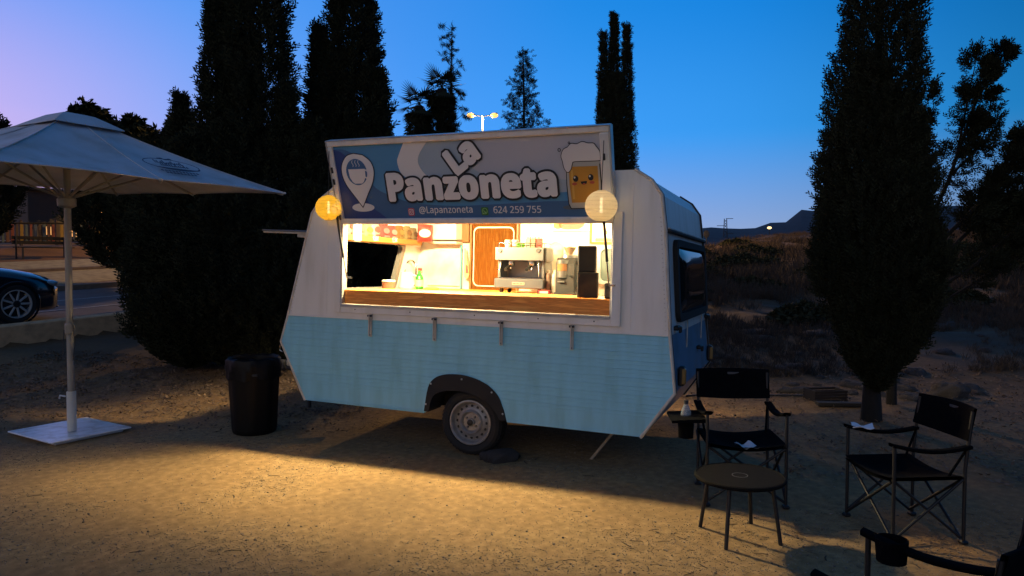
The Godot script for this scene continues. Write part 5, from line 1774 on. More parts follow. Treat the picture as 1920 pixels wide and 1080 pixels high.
	picture("framed_picture", "orange wooden picture frame at the right edge of the opening", Vector3(0.585, 1.825, 0.0), 0.34, 0.3, mat(0.24, 0.10, 0.015, 0.5), [[rrect(0.47, 1.85, 0.72, 1.885, 0.004, 1), mat(0.5, 0.3, 0.08, 0.5)], [disc(0.59, 1.945, 0.014, 0.02), mat(0.2, 0.1, 0.03, 0.5)], [rrect(0.47, 1.95, 0.53, 1.957, 0.002, 1), mat(0.35, 0.25, 0.15, 0.5)]])
	# the string lanterns
	lantern("paper_lantern", "glowing yellow paper lantern at the hatch's lower left corner", Vector3(-1.335, 2.043, 0.1), 0.112, [1.0, 0.70, 0.07], 0.015, -1.257)
	lantern("paper_lantern", "pale cream paper lantern at the hatch's lower right corner", Vector3(1.13, 2.018, 0.19), 0.118, [1.0, 0.88, 0.62], 0.0105, 1.143)
	# the prop, chocks, cable and crate round the caravan
	var lg := thing("prop_board", "pale wooden board propped under the caravan's right end", "board", van_t)
	var b := MB.new()
	var p0 := Vector3(1.2, 0.31, -0.42)
	var p1 := Vector3(0.93, 0.01, -0.22)
	b.t = Transform3D(Basis(Vector3.BACK, (p0 - p1).normalized().signed_angle_to(Vector3.RIGHT, Vector3.FORWARD)), (p0 + p1) / 2)
	b.box(Vector3.ZERO, Vector3(p0.distance_to(p1), 0.022, 0.045), 0.004)
	put("plank", b, mat(0.30, 0.24, 0.17, 0.8), lg)
	for e in [[0.30, 0.13, 0.155, "flat grey stone wedged in front of the caravan's wheel"], [0.20, 0.06, 0.10, "small grey stone between the wheel and the flat stone"]]:
		var w := van_t * Vector3(e[0], 0, 0.0)
		var s := thing("chock_stone", e[3], "rock", Transform3D(Basis(Vector3.UP, 0.4).scaled(Vector3(e[2] * 0.9, e[2] * 0.6, e[2] * 0.7)), Vector3(w.x, 0.02, w.z)))
		put("stone_body", rock_mesh(8), M.rock, s)
	var cb := MB.new()
	var path := []
	for e in [[2.05, -8.3], [2.5, -8.42], [3.0, -8.36], [3.4, -8.3], [3.75, -8.2]]:
		path.append(Vector3(e[0], land(e[0], e[1]) + 0.02, e[1]))
	cb.tube(path, 0.012, 6)
	tag(put("power_cable", cb, M.black), "black cable on the dirt running from behind the caravan to the crate", "cable")
	var cr := thing("crate", "low dark crate of reddish slats at the cypress's foot", "crate", at(Vector3(3.62, land(3.62, -8.15) - 0.01, -8.15), 0.12))
	for k in 4:
		put("slat", MB.new().box(Vector3(0, 0.022 + 0.033 * k, 0.12), Vector3(0.40, 0.026, 0.016), 0.003), mat(0.010, 0.005, 0.0045, 0.8), cr)
		put("slat", MB.new().box(Vector3(0, 0.022 + 0.033 * k, -0.12), Vector3(0.40, 0.026, 0.016), 0.003), mat(0.010, 0.005, 0.0045, 0.8), cr)
	for x in [-0.19, 0.19]:
		put("end_board", MB.new().box(Vector3(x, 0.07, 0), Vector3(0.016, 0.13, 0.222), 0.003), mat(0.008, 0.005, 0.0045, 0.8), cr)
	var pk := thing("loose_plank", "dark plank lying on the dirt in front of the crate", "plank", at(Vector3(3.6, land(3.6, -7.75) + 0.03, -7.75), -0.1))
	put("plank", MB.new().box(Vector3.ZERO, Vector3(0.48, 0.04, 0.12), 0.006), mat(0.012, 0.010, 0.009, 0.9), pk)

func picture(called: String, label: String, p: Vector3, w: float, hh: float, frame: Material, prints: Array) -> void:
	var zb := -VANDEEP + 0.032
	var t := thing(called, label, "picture", van_t * Transform3D(Basis(), Vector3(p.x, p.y, zb)))
	put("frame", MB.new().ring(rrect(-w / 2, 0, w / 2, hh, 0.004, 1), rrect(-w / 2 + 0.02, 0.02, w / 2 - 0.02, hh - 0.02, 0.004, 1), 0.0, 0.022), frame, t)
	put("sheet", MB.new().box(Vector3(0, hh / 2, 0.006), Vector3(w - 0.038, hh - 0.038, 0.008)), M.inner, t)
	for e in prints:
		var q := PackedVector2Array()
		for k in e[0]:
			q.append(Vector2(k.x - p.x, minf(k.y - p.y, hh - 0.022)))
		put("print", MB.new().prism(q, 0.011, 0.013), e[1], t)

func lantern(called: String, label: String, p: Vector3, r: float, c: Array, e: float, hang_x: float) -> void:
	var t := thing(called, label, "lantern", vat(p))
	var prof := []
	var steps := 30
	for k in steps + 1:
		var a := lerpf(-1.35, 1.35, float(k) / steps)
		prof.append(Vector2(r * cos(a) * (1.0 + (0.012 if k % 2 else -0.006)), r * 0.97 * sin(a)))
	var m := mat(c[0] * 0.85, c[1] * 0.85, c[2] * 0.85, 0.85)
	m.backlight_enabled = true
	m.backlight = m.albedo_color
	m.transparency = BaseMaterial3D.TRANSPARENCY_ALPHA
	m.albedo_color.a = 0.84
	put("paper_shade", MB.new().lathe(prof, 32), m, t)
	var w := MB.new()
	for k in 11:
		var a := lerpf(-1.33, 1.33, k / 10.0)
		var ringp := []
		for q in 25:
			ringp.append(Vector3(cos(TAU * q / 24.0) * (r * cos(a) + 0.001), r * 0.97 * sin(a), sin(TAU * q / 24.0) * (r * cos(a) + 0.001)))
		w.tube(ringp, 0.003 if k == 0 or k == 10 else 0.0007, 4, false)
	put("wire_ribs", w, mat(c[0] * 0.5, c[1] * 0.45, c[2] * 0.4, 0.8), t)
	put("bulb", MB.new().tube([Vector3(0, -r * 0.45, 0), Vector3(0, r * 0.5, 0)], 0.010, 8), glow(1.0, 0.8, 0.45, 4.0), t)
	var st := MB.new()
	st.tube([Vector3(0, r * 0.9, 0), Vector3(hang_x - p.x, 0.47 - 0.0, 0.11 - p.z + 0.1)], 0.003, 5)
	put("cord", st, M.seal, t)
	var o := OmniLight3D.new()
	o.name = "lantern_light"
	o.light_color = Color(1.0, 0.9, 0.7)
	o.light_energy = e
	o.light_size = 0.02
	o.omni_range = 12.0
	o.omni_attenuation = 2.0
	o.shadow_enabled = true
	o.position = Vector3(0, 0, 0)
	t.add_child(o)

func espresso() -> void:
	var t := thing("espresso_machine", "two-group steel espresso machine on the rear worktop", "espresso machine", vat(Vector3(-0.12, 1.303, -1.52), deg_to_rad(3.0)))
	var w := 0.50
	# upper housing with a sloping front
	var up := MB.new()
	up.t = Transform3D(Basis(Vector3.UP, PI / 2), Vector3(-w / 2, 0, 0))
	up.prism(V2([-0.2, 0.33, 0.16, 0.33, 0.185, 0.345, 0.15, 0.455, -0.2, 0.455]), 0.0, w)
	put("upper_housing", up, M.steel, t)
	put("side_panel", MB.new().box(Vector3(w / 2 + 0.012, 0.385, 0.07), Vector3(0.024, 0.15, 0.2), 0.01), mat(0.08, 0.08, 0.08, 0.4, 0.4), t)
	put("back_panel", MB.new().box(Vector3(0, 0.23, -0.14), Vector3(w - 0.02, 0.24, 0.06), 0.004), mat(0.16, 0.165, 0.18, 0.3, 0.6), t)
	put("drip_base", MB.new().box(Vector3(0, 0.095, 0.02), Vector3(w + 0.02, 0.1, 0.36), 0.01), mat(0.10, 0.105, 0.115, 0.35, 0.5), t)
	put("drip_grid", MB.new().box(Vector3(0, 0.152, 0.06), Vector3(w - 0.06, 0.012, 0.24), 0.003), M.chrome, t)
	var nm := put("name_plate", MB.new().box(Vector3(0, 0.095, 0.203), Vector3(0.13, 0.026, 0.004), 0.001), mat(0.35, 0.28, 0.2, 0.4, 0.2), t)
	var ln := MB.new()
	for k in 8:
		ln.box(Vector3(-0.052 + k * 0.0148, 0.095, 0.2055), Vector3(0.008, 0.012, 0.002))
	put("lettering", ln, M.black, nm)
	for x in [-1, 1]:
		put("side_column", MB.new().box(Vector3(x * (w / 2 - 0.018), 0.24, 0.02), Vector3(0.03, 0.19, 0.22), 0.006), M.steel, t)
	for x in [-0.12, 0.1]:
		var p := put("button_panel", MB.new().prism(rrect(x - 0.05, 0.365, x + 0.05, 0.43, 0.02), 0.170, 0.176), mat(0.15, 0.15, 0.15, 0.4), t)
		var bt := MB.new()
		for k in 3:
			bt.prism(disc(x - 0.028 + 0.028 * k, 0.397, 0.009, 0.012, 10), 0.177, 0.179)
		put("button", bt, M.inner, p)
		var g := put("group_head", MB.new().lathe([Vector2(0.035, 0.33), Vector2(0.038, 0.29), Vector2(0.036, 0.275), Vector2(0.0, 0.275)], 18), M.chrome, t)
		g.position = Vector3(x, 0, 0.08)
		var h := MB.new()
		h.tube([Vector3(x, 0.272, 0.1), Vector3(x, 0.262, 0.16), Vector3(x, 0.235, 0.25)], [0.012, 0.014, 0.017], 9)
		put("handle", h, M.black, g)
		g.get_child(0).position = -g.position
		var sp := MB.new()
		sp.tube([Vector3(x, 0.275, 0.09), Vector3(x, 0.245, 0.09), Vector3(x, 0.232, 0.1)], 0.009, 7)
		put("spout", sp, M.chrome, t)
	for x in [-0.2, 0.2]:
		put("steam_knob", MB.new().tube([Vector3(x, 0.42, 0.155), Vector3(x, 0.425, 0.21)], 0.022, 12), M.black, t)
		put("steam_wand", MB.new().tube([Vector3(x, 0.34, 0.15), Vector3(x, 0.28, 0.18), Vector3(x * 1.05, 0.17, 0.2)], 0.006, 7), M.chrome, t)
	for x in [-0.2, 0.2]:
		for z in [-0.1, 0.14]:
			put("foot", MB.new().lathe([Vector2(0.02, 0.0), Vector2(0.024, 0.02), Vector2(0.018, 0.05)], 10).mesh(), M.black, t).position = Vector3(x, 0, z)
	var rail := MB.new()
	rail.tube([Vector3(-w / 2 + 0.01, 0.50, 0.13), Vector3(w / 2 - 0.01, 0.50, 0.13), Vector3(w / 2 - 0.01, 0.50, -0.18)], 0.005, 6)
	for x in [-w / 2 + 0.01, 0.0, w / 2 - 0.01]:
		rail.tube([Vector3(x, 0.455, 0.13), Vector3(x, 0.50, 0.13)], 0.004, 6)
	put("cup_rail", rail, M.chrome, t)
	# what is stacked on top of it
	var mt := vat(Vector3(-0.12, 1.303, -1.52), deg_to_rad(3.0))
	for e in [[-0.19, 0.0, "leftmost stack of white cups lying on the espresso machine"], [-0.1, 0.03, "second stack of white cups on the espresso machine, beside the green packet"]]:
		var cs := thing("cup_stack", e[2], "cups", mt * Transform3D(Basis(Vector3.UP, 0.3), Vector3(e[0], 0.459, e[1])), "cups on the espresso machine")
		for k in 3:
			var cp := put("cup", MB.new().lathe([Vector2(0.0, 0.002), Vector2(0.026, 0.002), Vector2(0.036, 0.045), Vector2(0.034, 0.045), Vector2(0.024, 0.006), Vector2(0.0, 0.006)], 16), M.inner, cs)
			cp.position = Vector3(0.0, 0.016 * k, 0)
	var pkt := thing("green_packet", "small green packet on top of the espresso machine", "packet", mt * at(Vector3(-0.03, 0.458, 0.06), 0.3))
	put("packet_body", MB.new().box(Vector3(0, 0.022, 0), Vector3(0.09, 0.044, 0.05), 0.012), mat(0.06, 0.18, 0.015, 0.6), pkt)
	put("packet_flap", MB.new().box(Vector3(0.0, 0.047, 0), Vector3(0.085, 0.006, 0.02), 0.002), M.inner, pkt)
	for e in [[0.05, [0.45, 0.42, 0.36], "grey striped box of sachets on the espresso machine"], [0.105, [0.5, 0.35, 0.2], "tan box of sachets on the espresso machine"], [0.165, [0.5, 0.06, 0.04], "red and yellow box of sachets on the espresso machine"]]:
		var bx := thing("sachet_box", e[2], "box", mt * at(Vector3(e[0], 0.458, 0.05)), "boxes on the espresso machine")
		put("carton", MB.new().box(Vector3(0, 0.045, 0), Vector3(0.05, 0.09, 0.06), 0.003), mat(e[1][0] * 0.4, e[1][1] * 0.4, e[1][2] * 0.4, 0.6), bx)
		for k in 3:
			put("sachet", MB.new().box(Vector3(-0.015 + 0.015 * k, 0.095, 0), Vector3(0.008, 0.03, 0.045), 0.002), M.inner, bx)
	var ov := thing("clear_shield", "tall rounded clear plastic shield behind the espresso machine", "plastic shield", vat(Vector3(0.1, 1.303, -1.84)))
	var gm := mat(0.7, 0.6, 0.42, 0.1)
	gm.transparency = BaseMaterial3D.TRANSPARENCY_ALPHA
	gm.albedo_color.a = 0.45
	put("sheet", MB.new().prism(rrect(-0.075, 0.012, 0.08, 0.53, 0.075, 8), 0.0, 0.006), gm, ov)
	put("rim_strip", MB.new().ring(rrect(-0.079, 0.008, 0.084, 0.534, 0.079, 8), rrect(-0.073, 0.014, 0.078, 0.528, 0.073, 8), -0.002, 0.008), mat(0.4, 0.34, 0.25, 0.4), ov)
	put("stand", MB.new().box(Vector3(0, 0.006, 0.02), Vector3(0.14, 0.012, 0.08), 0.002), M.seal, ov)
	for e in [[0.155, [0.42, 0.27, 0.2], "brown syrup dispenser right of the espresso machine"], [0.225, [0.72, 0.66, 0.55], "white dispenser bottle left of the coffee grinder"]]:
		var d := thing("dispenser_bottle", e[2], "bottle", vat(Vector3(e[0], 1.303, -1.46)))
		put("bottle_body", MB.new().lathe([Vector2(0.0, 0.0), Vector2(0.033, 0.0), Vector2(0.036, 0.01), Vector2(0.033, 0.17), Vector2(0.027, 0.2), Vector2(0.012, 0.21)], 18), mat(e[1][0] * 0.45, e[1][1] * 0.45, e[1][2] * 0.45, 0.4), d)
		put("cap", MB.new().lathe([Vector2(0.016, 0.205), Vector2(0.016, 0.235), Vector2(0.0, 0.238)], 14), M.inner, d)

func grinder() -> void:
	var t := thing("coffee_grinder", "black and steel coffee grinder with a brown bean hopper", "coffee grinder", vat(Vector3(0.375, 1.303, -1.45), deg_to_rad(-4.0)))
	var b := MB.new()
	b.t = Transform3D(Basis(Vector3.UP, PI / 2), Vector3(-0.085, 0, 0))
	b.prism(V2([-0.14, 0.02, 0.02, 0.02, 0.03, 0.16, 0.1, 0.2, 0.1, 0.25, 0.06, 0.36, -0.1, 0.36, -0.14, 0.3]), 0.0, 0.19)
	put("grinder_body", b, M.black, t)
	put("base_plate", MB.new().box(Vector3(0.01, 0.012, 0.02), Vector3(0.21, 0.024, 0.3), 0.008), M.black, t)
	put("dosing_chamber", MB.new().lathe([Vector2(0.0, 0.16), Vector2(0.055, 0.16), Vector2(0.06, 0.17), Vector2(0.06, 0.23)], 20), M.steel, t).position = Vector3(-0.02, 0, 0.11)
	put("coffee_window", MB.new().lathe([Vector2(0.06, 0.232), Vector2(0.06, 0.30)], 20), mat(0.30, 0.13, 0.05, 0.2), t).position = Vector3(-0.02, 0, 0.11)
	put("chamber_lid", MB.new().lathe([Vector2(0.063, 0.30), Vector2(0.063, 0.335), Vector2(0.0, 0.34)], 20), M.steel, t).position = Vector3(-0.02, 0, 0.11)
	put("hopper_collar", MB.new().lathe([Vector2(0.085, 0.36), Vector2(0.08, 0.385), Vector2(0.03, 0.39)], 20), M.steel, t)
	put("hopper", MB.new().lathe([Vector2(0.026, 0.385), Vector2(0.035, 0.41), Vector2(0.062, 0.46), Vector2(0.06, 0.47), Vector2(0.0, 0.47)], 22), mat(0.30, 0.2, 0.13, 0.25), t)
	put("portafilter_fork", MB.new().box(Vector3(-0.02, 0.125, 0.12), Vector3(0.075, 0.014, 0.09), 0.004), M.steel, t)
	put("dosing_lever", MB.new().tube([Vector3(0.04, 0.19, 0.12), Vector3(0.09, 0.18, 0.17)], 0.007, 7), M.black, t)

# ---------------------------------------------------------------- parasols, bin
func parasol_and_bin() -> void:
	var c := Vector3(-4.03, 0, -6.45)
	var t := thing("parasol", "large square pale blue-grey canvas parasol with printed oval logo", "parasol", at(c))
	var ex := Vector3(0.475, 0, -0.88)      # along the near edge, towards the right corner
	var ey := Vector3(-0.88, 0, -0.475)     # away from the near edge
	var hs := 1.32
	var tilt := func(p: Vector3) -> float: return 2.27 + 0.042 * (p.dot(ey) + hs)
	var apex := Vector3(0.04, 2.93, -0.02)
	var cap := 0.19
	var cv := MB.new()
	var corners := [ex * hs - ey * hs, ex * hs + ey * hs, -ex * hs + ey * hs, -ex * hs - ey * hs]
	for k in 4:
		var a: Vector3 = corners[k]
		var d: Vector3 = corners[(k + 1) % 4]
		a.y = tilt.call(a)
		d.y = tilt.call(d)
		var rows := []
		for j in 9:
			var u := j / 8.0
			var line := PackedVector3Array()
			for i in 13:
				var w := i / 12.0
				var rim := a.lerp(d, w)
				var p := rim.lerp(apex, u * (1.0 - cap * 0.55))
				p.y -= 0.05 * sin(PI * u) * (0.5 + 0.5 * absf(sin(TAU * w)))     # the cloth hangs a little between the ribs
				if j == 0:
					p.y += 0.012 * absf(sin(TAU * w))
				p.y += 0.012 * lump.get_noise_3d(p.x * 6.0, k * 9.0, p.z * 6.0) * sin(PI * u)
				line.append(p)
			rows.append(line)
		cv.grid(rows)
		var hem := []
		for i in 13:
			hem.append(rows[0][i] + Vector3(0, -0.004, 0))
		cv.tube(hem, 0.006, 5, false)
	put("canopy", cv, M.canvas, t)
	var seam := MB.new()
	for k in 8:
		var e: Vector3 = corners[k / 2] if k % 2 == 0 else (corners[k / 2] + corners[(k / 2 + 1) % 4]) / 2
		e.y = tilt.call(e)
		var line := []
		for j in 9:
			var u := j / 8.0
			var p := e.lerp(apex, u * (1.0 - cap * 0.55))
			p.y -= 0.05 * sin(PI * u) * (0.5 if k % 2 == 0 else 0.5) - 0.004
			line.append(p)
		seam.tube(line, 0.005, 5, false)
	put("seams", seam, M.canvas, t)
	var vt := MB.new()
	for k in 4:
		var a: Vector3 = corners[k] * 0.235
		var d: Vector3 = corners[(k + 1) % 4] * 0.235
		a.y = 2.80
		d.y = 2.80
		var rows := []
		for e in [[1.0, 2.795], [0.99, 2.805], [0.72, 2.86], [0.45, 2.912], [0.3, 2.925], [0.0, 2.93]]:
			var line := PackedVector3Array()
			for i in 7:
				var p: Vector3 = a.lerp(d, i / 6.0)
				line.append(Vector3(apex.x + p.x * e[0], e[1] + 0.0 * i, apex.z + p.z * e[0]))
			rows.append(line)
		vt.grid(rows)
	put("vent_cap", vt, M.canvas, t)
	# the frame below
	var hub := Vector3(0.0, 2.16, 0.0)
	for k in 8:
		var e: Vector3
		if k % 2 == 0:
			e = corners[k / 2]
		else:
			e = (corners[k / 2] + corners[(k / 2 + 1) % 4]) / 2
		e.y = tilt.call(e)
		var top := Vector3(apex.x * 0.7, 2.80, apex.z)
		var rb := put("rib", MB.new().tube([e + Vector3(0, -0.02, 0), top], 0.012, 6), M.pole, t)
		var mid := e.lerp(top, 0.47) + Vector3(0, -0.02, 0)
		put("strut", MB.new().tube([hub + (mid - hub).normalized() * 0.05, mid], 0.011, 6), M.pole, rb)
		put("rib_tip", MB.new().box(e * 1.004 + Vector3(0, -0.012, 0), Vector3(0.035, 0.02, 0.035), 0.006), M.inner, rb)
	put("runner_hub", MB.new().lathe([Vector2(0.036, 2.08), Vector2(0.075, 2.1), Vector2(0.078, 2.16), Vector2(0.05, 2.2), Vector2(0.036, 2.21)], 20), M.pole, t)
	var pl := MB.new()
	pl.tube([Vector3(0, 0.4, 0), Vector3(0.0, 1.2, 0), Vector3(0.01, 2.86, 0)], 0.029, 16)
	put("pole", pl, M.pole, t)
	put("crank_collar", MB.new().lathe([Vector2(0.034, 0.93), Vector2(0.042, 0.95), Vector2(0.042, 1.02), Vector2(0.034, 1.04)], 16), M.pole, t)
	var cord := MB.new()
	cord.tube([Vector3(0.04, 1.1, 0.02), Vector3(0.055, 0.85, 0.02), Vector3(0.042, 0.7, 0.03)], 0.004, 5)
	cord.tube([Vector3(-0.04, 0.98, 0.02), Vector3(-0.05, 0.86, 0.02), Vector3(-0.04, 0.75, 0.03)], 0.004, 5)
	put("cord", cord, M.seal, t)
	put("sleeve", MB.new().lathe([Vector2(0.039, 0.05), Vector2(0.039, 0.41), Vector2(0.033, 0.415)], 18), M.sleeve, t)
	put("locking_screw", MB.new().tube([Vector3(-0.04, 0.37, 0.02), Vector3(-0.085, 0.38, 0.03), Vector3(-0.09, 0.35, 0.03)], 0.008, 6), M.alu, t)
	var bp := MB.new()
	bp.t = Transform3D(Basis(Vector3.UP, deg_to_rad(-32.0)), Vector3(-0.08, 0.035, -0.1))
	bp.box(Vector3.ZERO, Vector3(0.80, 0.014, 0.70), 0.004)
	bp.box(Vector3(0, -0.02, 0), Vector3(0.7, 0.028, 0.6), 0.004)
	put("base_plate", bp, M.plate, t)
	# the printed mark on the near slope
	var a0: Vector3 = corners[3]
	var b0: Vector3 = corners[0]
	a0.y = tilt.call(a0)
	b0.y = tilt.call(b0)
	var ux := (b0 - a0).normalized()
	var mid0 := (a0 + b0) / 2
	var uy := (apex - mid0).normalized()
	var nz := ux.cross(uy)
	var print_t := Transform3D(Basis(ux, uy, nz), mid0.lerp(apex, 0.25) + ux * 0.33 + nz * 0.006 + Vector3(0, 0.006, 0))
	var logo := MB.new()
	logo.t = print_t
	logo.ring(disc(0, 0.0, 0.27, 0.13, 36), disc(0, 0.0, 0.262, 0.122, 36), 0.0, 0.002)
	logo.prism(smooth2(V2([-0.2, -0.09, 0.0, -0.085, 0.2, -0.075, 0.255, -0.03, 0.22, -0.085, 0.0, -0.125]), true, 4), 0.0, 0.002)
	for k in 5:
		logo.ell(Vector3(-0.05 + 0.028 * k, 0.13 + 0.012 * sin(k * 2.0), 0.001), Vector3(0.02, 0.016, 0.002), 10, 4)
	# the worn print cannot be read: slanting script strokes and two rows of small worn marks
	for k in 26:
		var row := k / 13
		var x := -0.15 + 0.021 * (k % 13) + 0.02 * row
		var hh := rng.randf_range(0.03, 0.06) if k % 4 else 0.075
		var y := 0.012 - 0.06 * row
		logo.prism(PackedVector2Array([Vector2(x, y), Vector2(x + 0.009, y), Vector2(x + 0.022, y + hh), Vector2(x + 0.012, y + hh)]), 0.0, 0.002)
		logo.prism(PackedVector2Array([Vector2(x + 0.004, y + 0.002), Vector2(x + 0.024, y + 0.004), Vector2(x + 0.023, y + 0.011), Vector2(x + 0.004, y + 0.008)]), 0.002, 0.003)
	for k in 20:
		var x := -0.2 + 0.034 * (k % 11) + 0.02 * (k / 11)
		var y := -0.175 - 0.045 * (k / 11)
		logo.ring(rrect(x, y, x + 0.022, y + 0.026, 0.006, 2), rrect(x + 0.006, y + 0.006, x + 0.016, y + 0.02, 0.003, 2), 0.0, 0.002)
	put("printed_logo", logo, mat(0.03, 0.05, 0.09, 0.8), t)
	# bin
	var bn := thing("trash_bin", "black round plastic bin with a bag over its rim, left of the caravan", "trash bin", at(Vector3(-2.42, 0, -6.62)))
	var body := MB.new()
	var rows := []
	for j in 8:
		var line := PackedVector3Array()
		var y := [0.0, 0.015, 0.05, 0.2, 0.35, 0.5, 0.6, 0.66][j] as float
		var r := lerpf(0.195, 0.232, y / 0.66) - (0.012 if j == 0 else 0.0)
		for k in 48:
			var a := TAU * k / 48.0
			var fl := 0.004 * (1.0 if (k / 3) % 2 else -1.0) if j > 1 and j < 6 else 0.0
			line.append(Vector3(cos(a) * (r + fl), y, sin(a) * (r + fl)))
		rows.append(line)
	body.grid(rows, true)
	put("bin_body", body, M.bin, bn)
	put("bin_foot", MB.new().lathe([Vector2(0.0, 0.006), Vector2(0.19, 0.006)], 32), M.bin, bn)
	put("handle_slot", MB.new().box(Vector3(0.06, 0.565, 0.222), Vector3(0.11, 0.022, 0.02), 0.006), M.seal, bn)
	var bg := MB.new()
	rows = []
	for j in 7:
		var line := PackedVector3Array()
		for k in 40:
			var a := TAU * k / 40.0
			var wr := 0.007 * sin(a * 9.0 + j) + 0.006 * sin(a * 17.0 + 2.0 * j)
			var r: float = [0.243, 0.245, 0.246, 0.24, 0.225, 0.21, 0.2][j] + wr * (1.0 if j < 4 else 0.5)
			var y: float = [0.52, 0.58, 0.63, 0.69, 0.71, 0.68, 0.5][j] + (0.012 * sin(a * 7.0) if j < 2 else 0.004 * sin(a * 11.0))
			line.append(Vector3(cos(a) * r, y, sin(a) * r))
		rows.append(line)
	bg.grid(rows, true)
	put("bin_bag", bg, M.bag_plastic, bn)

# ---------------------------------------------------------------- the parked car
func car() -> void:
	var yaw := atan2(-ROAD_U.y, ROAD_U.x)
	var p := rp(0.62, 1.75, -0.02)
	var t := thing("parked_car", "dark glossy parked car, its nose showing behind the parasol pole", "car", at(p, yaw))
	# own frame: x forward from the front axle, y up, z to the right-hand side facing the yard
	# half sections: [x, half width, bottom, bumper bulge height, shoulder height, top height at the middle]
	var secs := [[0.86, 0.30, 0.30, 0.42, 0.56, 0.60], [0.83, 0.55, 0.24, 0.42, 0.60, 0.66], [0.74, 0.74, 0.20, 0.45, 0.64, 0.73], [0.58, 0.82, 0.19, 0.48, 0.70, 0.81], [0.36, 0.865, 0.19, 0.5, 0.76, 0.88], [0.0, 0.885, 0.19, 0.52, 0.82, 0.95], [-0.45, 0.89, 0.19, 0.55, 0.87, 1.01], [-0.8, 0.89, 0.19, 0.56, 0.89, 1.03], [-1.6, 0.89, 0.19, 0.56, 0.91, 1.0], [-2.4, 0.885, 0.19, 0.57, 0.92, 1.0], [-2.9, 0.86, 0.2, 0.57, 0.92, 1.02], [-3.2, 0.80, 0.24, 0.57, 0.9, 0.99], [-3.34, 0.66, 0.3, 0.56, 0.84, 0.9]]
	var rows := []
	for s in secs:
		var w: float = s[1]
		var half := [Vector2(0, s[2]), Vector2(w * 0.86, s[2]), Vector2(w * 0.97, s[2] + 0.08), Vector2(w, s[3]), Vector2(w * 0.985, lerpf(s[3], s[4], 0.7)), Vector2(w * 0.93, s[4]), Vector2(w * 0.8, lerpf(s[4], s[5], 0.62)), Vector2(w * 0.45, lerpf(s[4], s[5], 0.93)), Vector2(0, s[5])]
		var line := PackedVector3Array()
		for q in half:
			line.append(Vector3(s[0], q.y, q.x))
		for k in range(half.size() - 2, 0, -1):
			line.append(Vector3(s[0], half[k].y, -half[k].x))
		rows.append(line)
	var b := MB.new()
	b.grid(rows, true)
	put("car_body", b, M.car, t)
	# cabin
	b = MB.new()
	var cab := [[-0.62, 0.76, 0.98, 1.0], [-0.95, 0.72, 0.96, 1.2], [-1.35, 0.66, 0.95, 1.4], [-1.9, 0.64, 0.95, 1.43], [-2.5, 0.64, 0.95, 1.36], [-2.95, 0.68, 0.97, 1.15], [-3.15, 0.7, 0.96, 0.99]]
	rows = []
	for s in cab:
		var line := PackedVector3Array()
		for q in [[1.12, s[2] - 0.08], [1.1, s[2]], [1.0, lerpf(s[2], s[3], 0.85)], [0.8, s[3]], [0.0, s[3] + 0.02], [-0.8, s[3]], [-1.0, lerpf(s[2], s[3], 0.85)], [-1.1, s[2]], [-1.12, s[2] - 0.08]]:
			line.append(Vector3(s[0], q[1], s[1] * q[0]))
		rows.append(line)
	b.grid(rows)
	put("cabin_glass", b, M.dark_glass, t)
	for sd in [1.0, -1.0]:
		b = MB.new()
		b.ell(Vector3(0.60, 0.655, sd * 0.70), Vector3(0.17, 0.065, 0.11), 18, 10)
		put("headlight", b, M.lens, t)
		for x in [0.0, -2.62]:
			var w := Node3D.new()
			w.name = "wheel%s" % ["" if x == 0.0 and sd > 0 else "_00%d" % (int(x != 0.0) * 2 + int(sd < 0))]
			t.add_child(w)
			w.transform = Transform3D(Basis(Vector3.RIGHT, PI / 2 * sd), Vector3(x, 0.325, sd * 0.885))
			put("tyre", MB.new().lathe([Vector2(0.235, -0.02), Vector2(0.25, 0.0), Vector2(0.30, 0.006), Vector2(0.322, -0.012), Vector2(0.328, -0.05), Vector2(0.325, -0.18), Vector2(0.235, -0.19)], 40), M.rubber, w)
			put("rim", MB.new().lathe([Vector2(0.242, -0.012), Vector2(0.242, 0.006), Vector2(0.226, 0.006), Vector2(0.216, -0.03), Vector2(0.21, -0.12)], 40), M.alloy, w)
			for k in 9:
				var sp := MB.new()
				sp.t = Transform3D(Basis(Vector3.UP, TAU * k / 9.0), Vector3.ZERO)
				sp.box(Vector3(0.135, -0.012, 0), Vector3(0.18, 0.022, 0.034), 0.006)
				put("spoke", sp, M.alloy, w)
			put("hub", MB.new().lathe([Vector2(0.066, -0.03), Vector2(0.06, 0.0), Vector2(0.04, 0.004), Vector2(0.0, 0.004)], 20), M.black, w)
			put("brake_disc", MB.new().lathe([Vector2(0.20, -0.09), Vector2(0.0, -0.085)], 24), M.rubber, w)
		# dark wheel housings seen round the tyres
		for x in [0.0, -2.62]:
			b = MB.new()
			b.t = Transform3D(Basis(Vector3.RIGHT, PI / 2 * sd), Vector3(x, 0.335, sd * 0.878))
			b.lathe([Vector2(0.375, 0.01), Vector2(0.368, 0.016), Vector2(0.345, 0.012), Vector2(0.34, 0.0)], 36)
			put("arch_lip", b, M.car, t)
			b = MB.new()
			b.t = Transform3D(Basis(Vector3.RIGHT, PI / 2 * sd), Vector3(x, 0.335, sd * 0.80))
			b.lathe([Vector2(0.345, 0.006), Vector2(0.0, 0.006)], 36)
			put("wheel_housing", b, M.rubber, t)
	put("grille", MB.new().box(Vector3(0.86, 0.46, 0), Vector3(0.03, 0.2, 0.7), 0.01), M.black, t)
	put("bumper_lip", MB.new().box(Vector3(0.80, 0.235, 0), Vector3(0.1, 0.03, 1.1), 0.01), M.black, t)
	put("front_plate", MB.new().box(Vector3(0.885, 0.36, 0), Vector3(0.012, 0.1, 0.46), 0.004), M.inner, t)
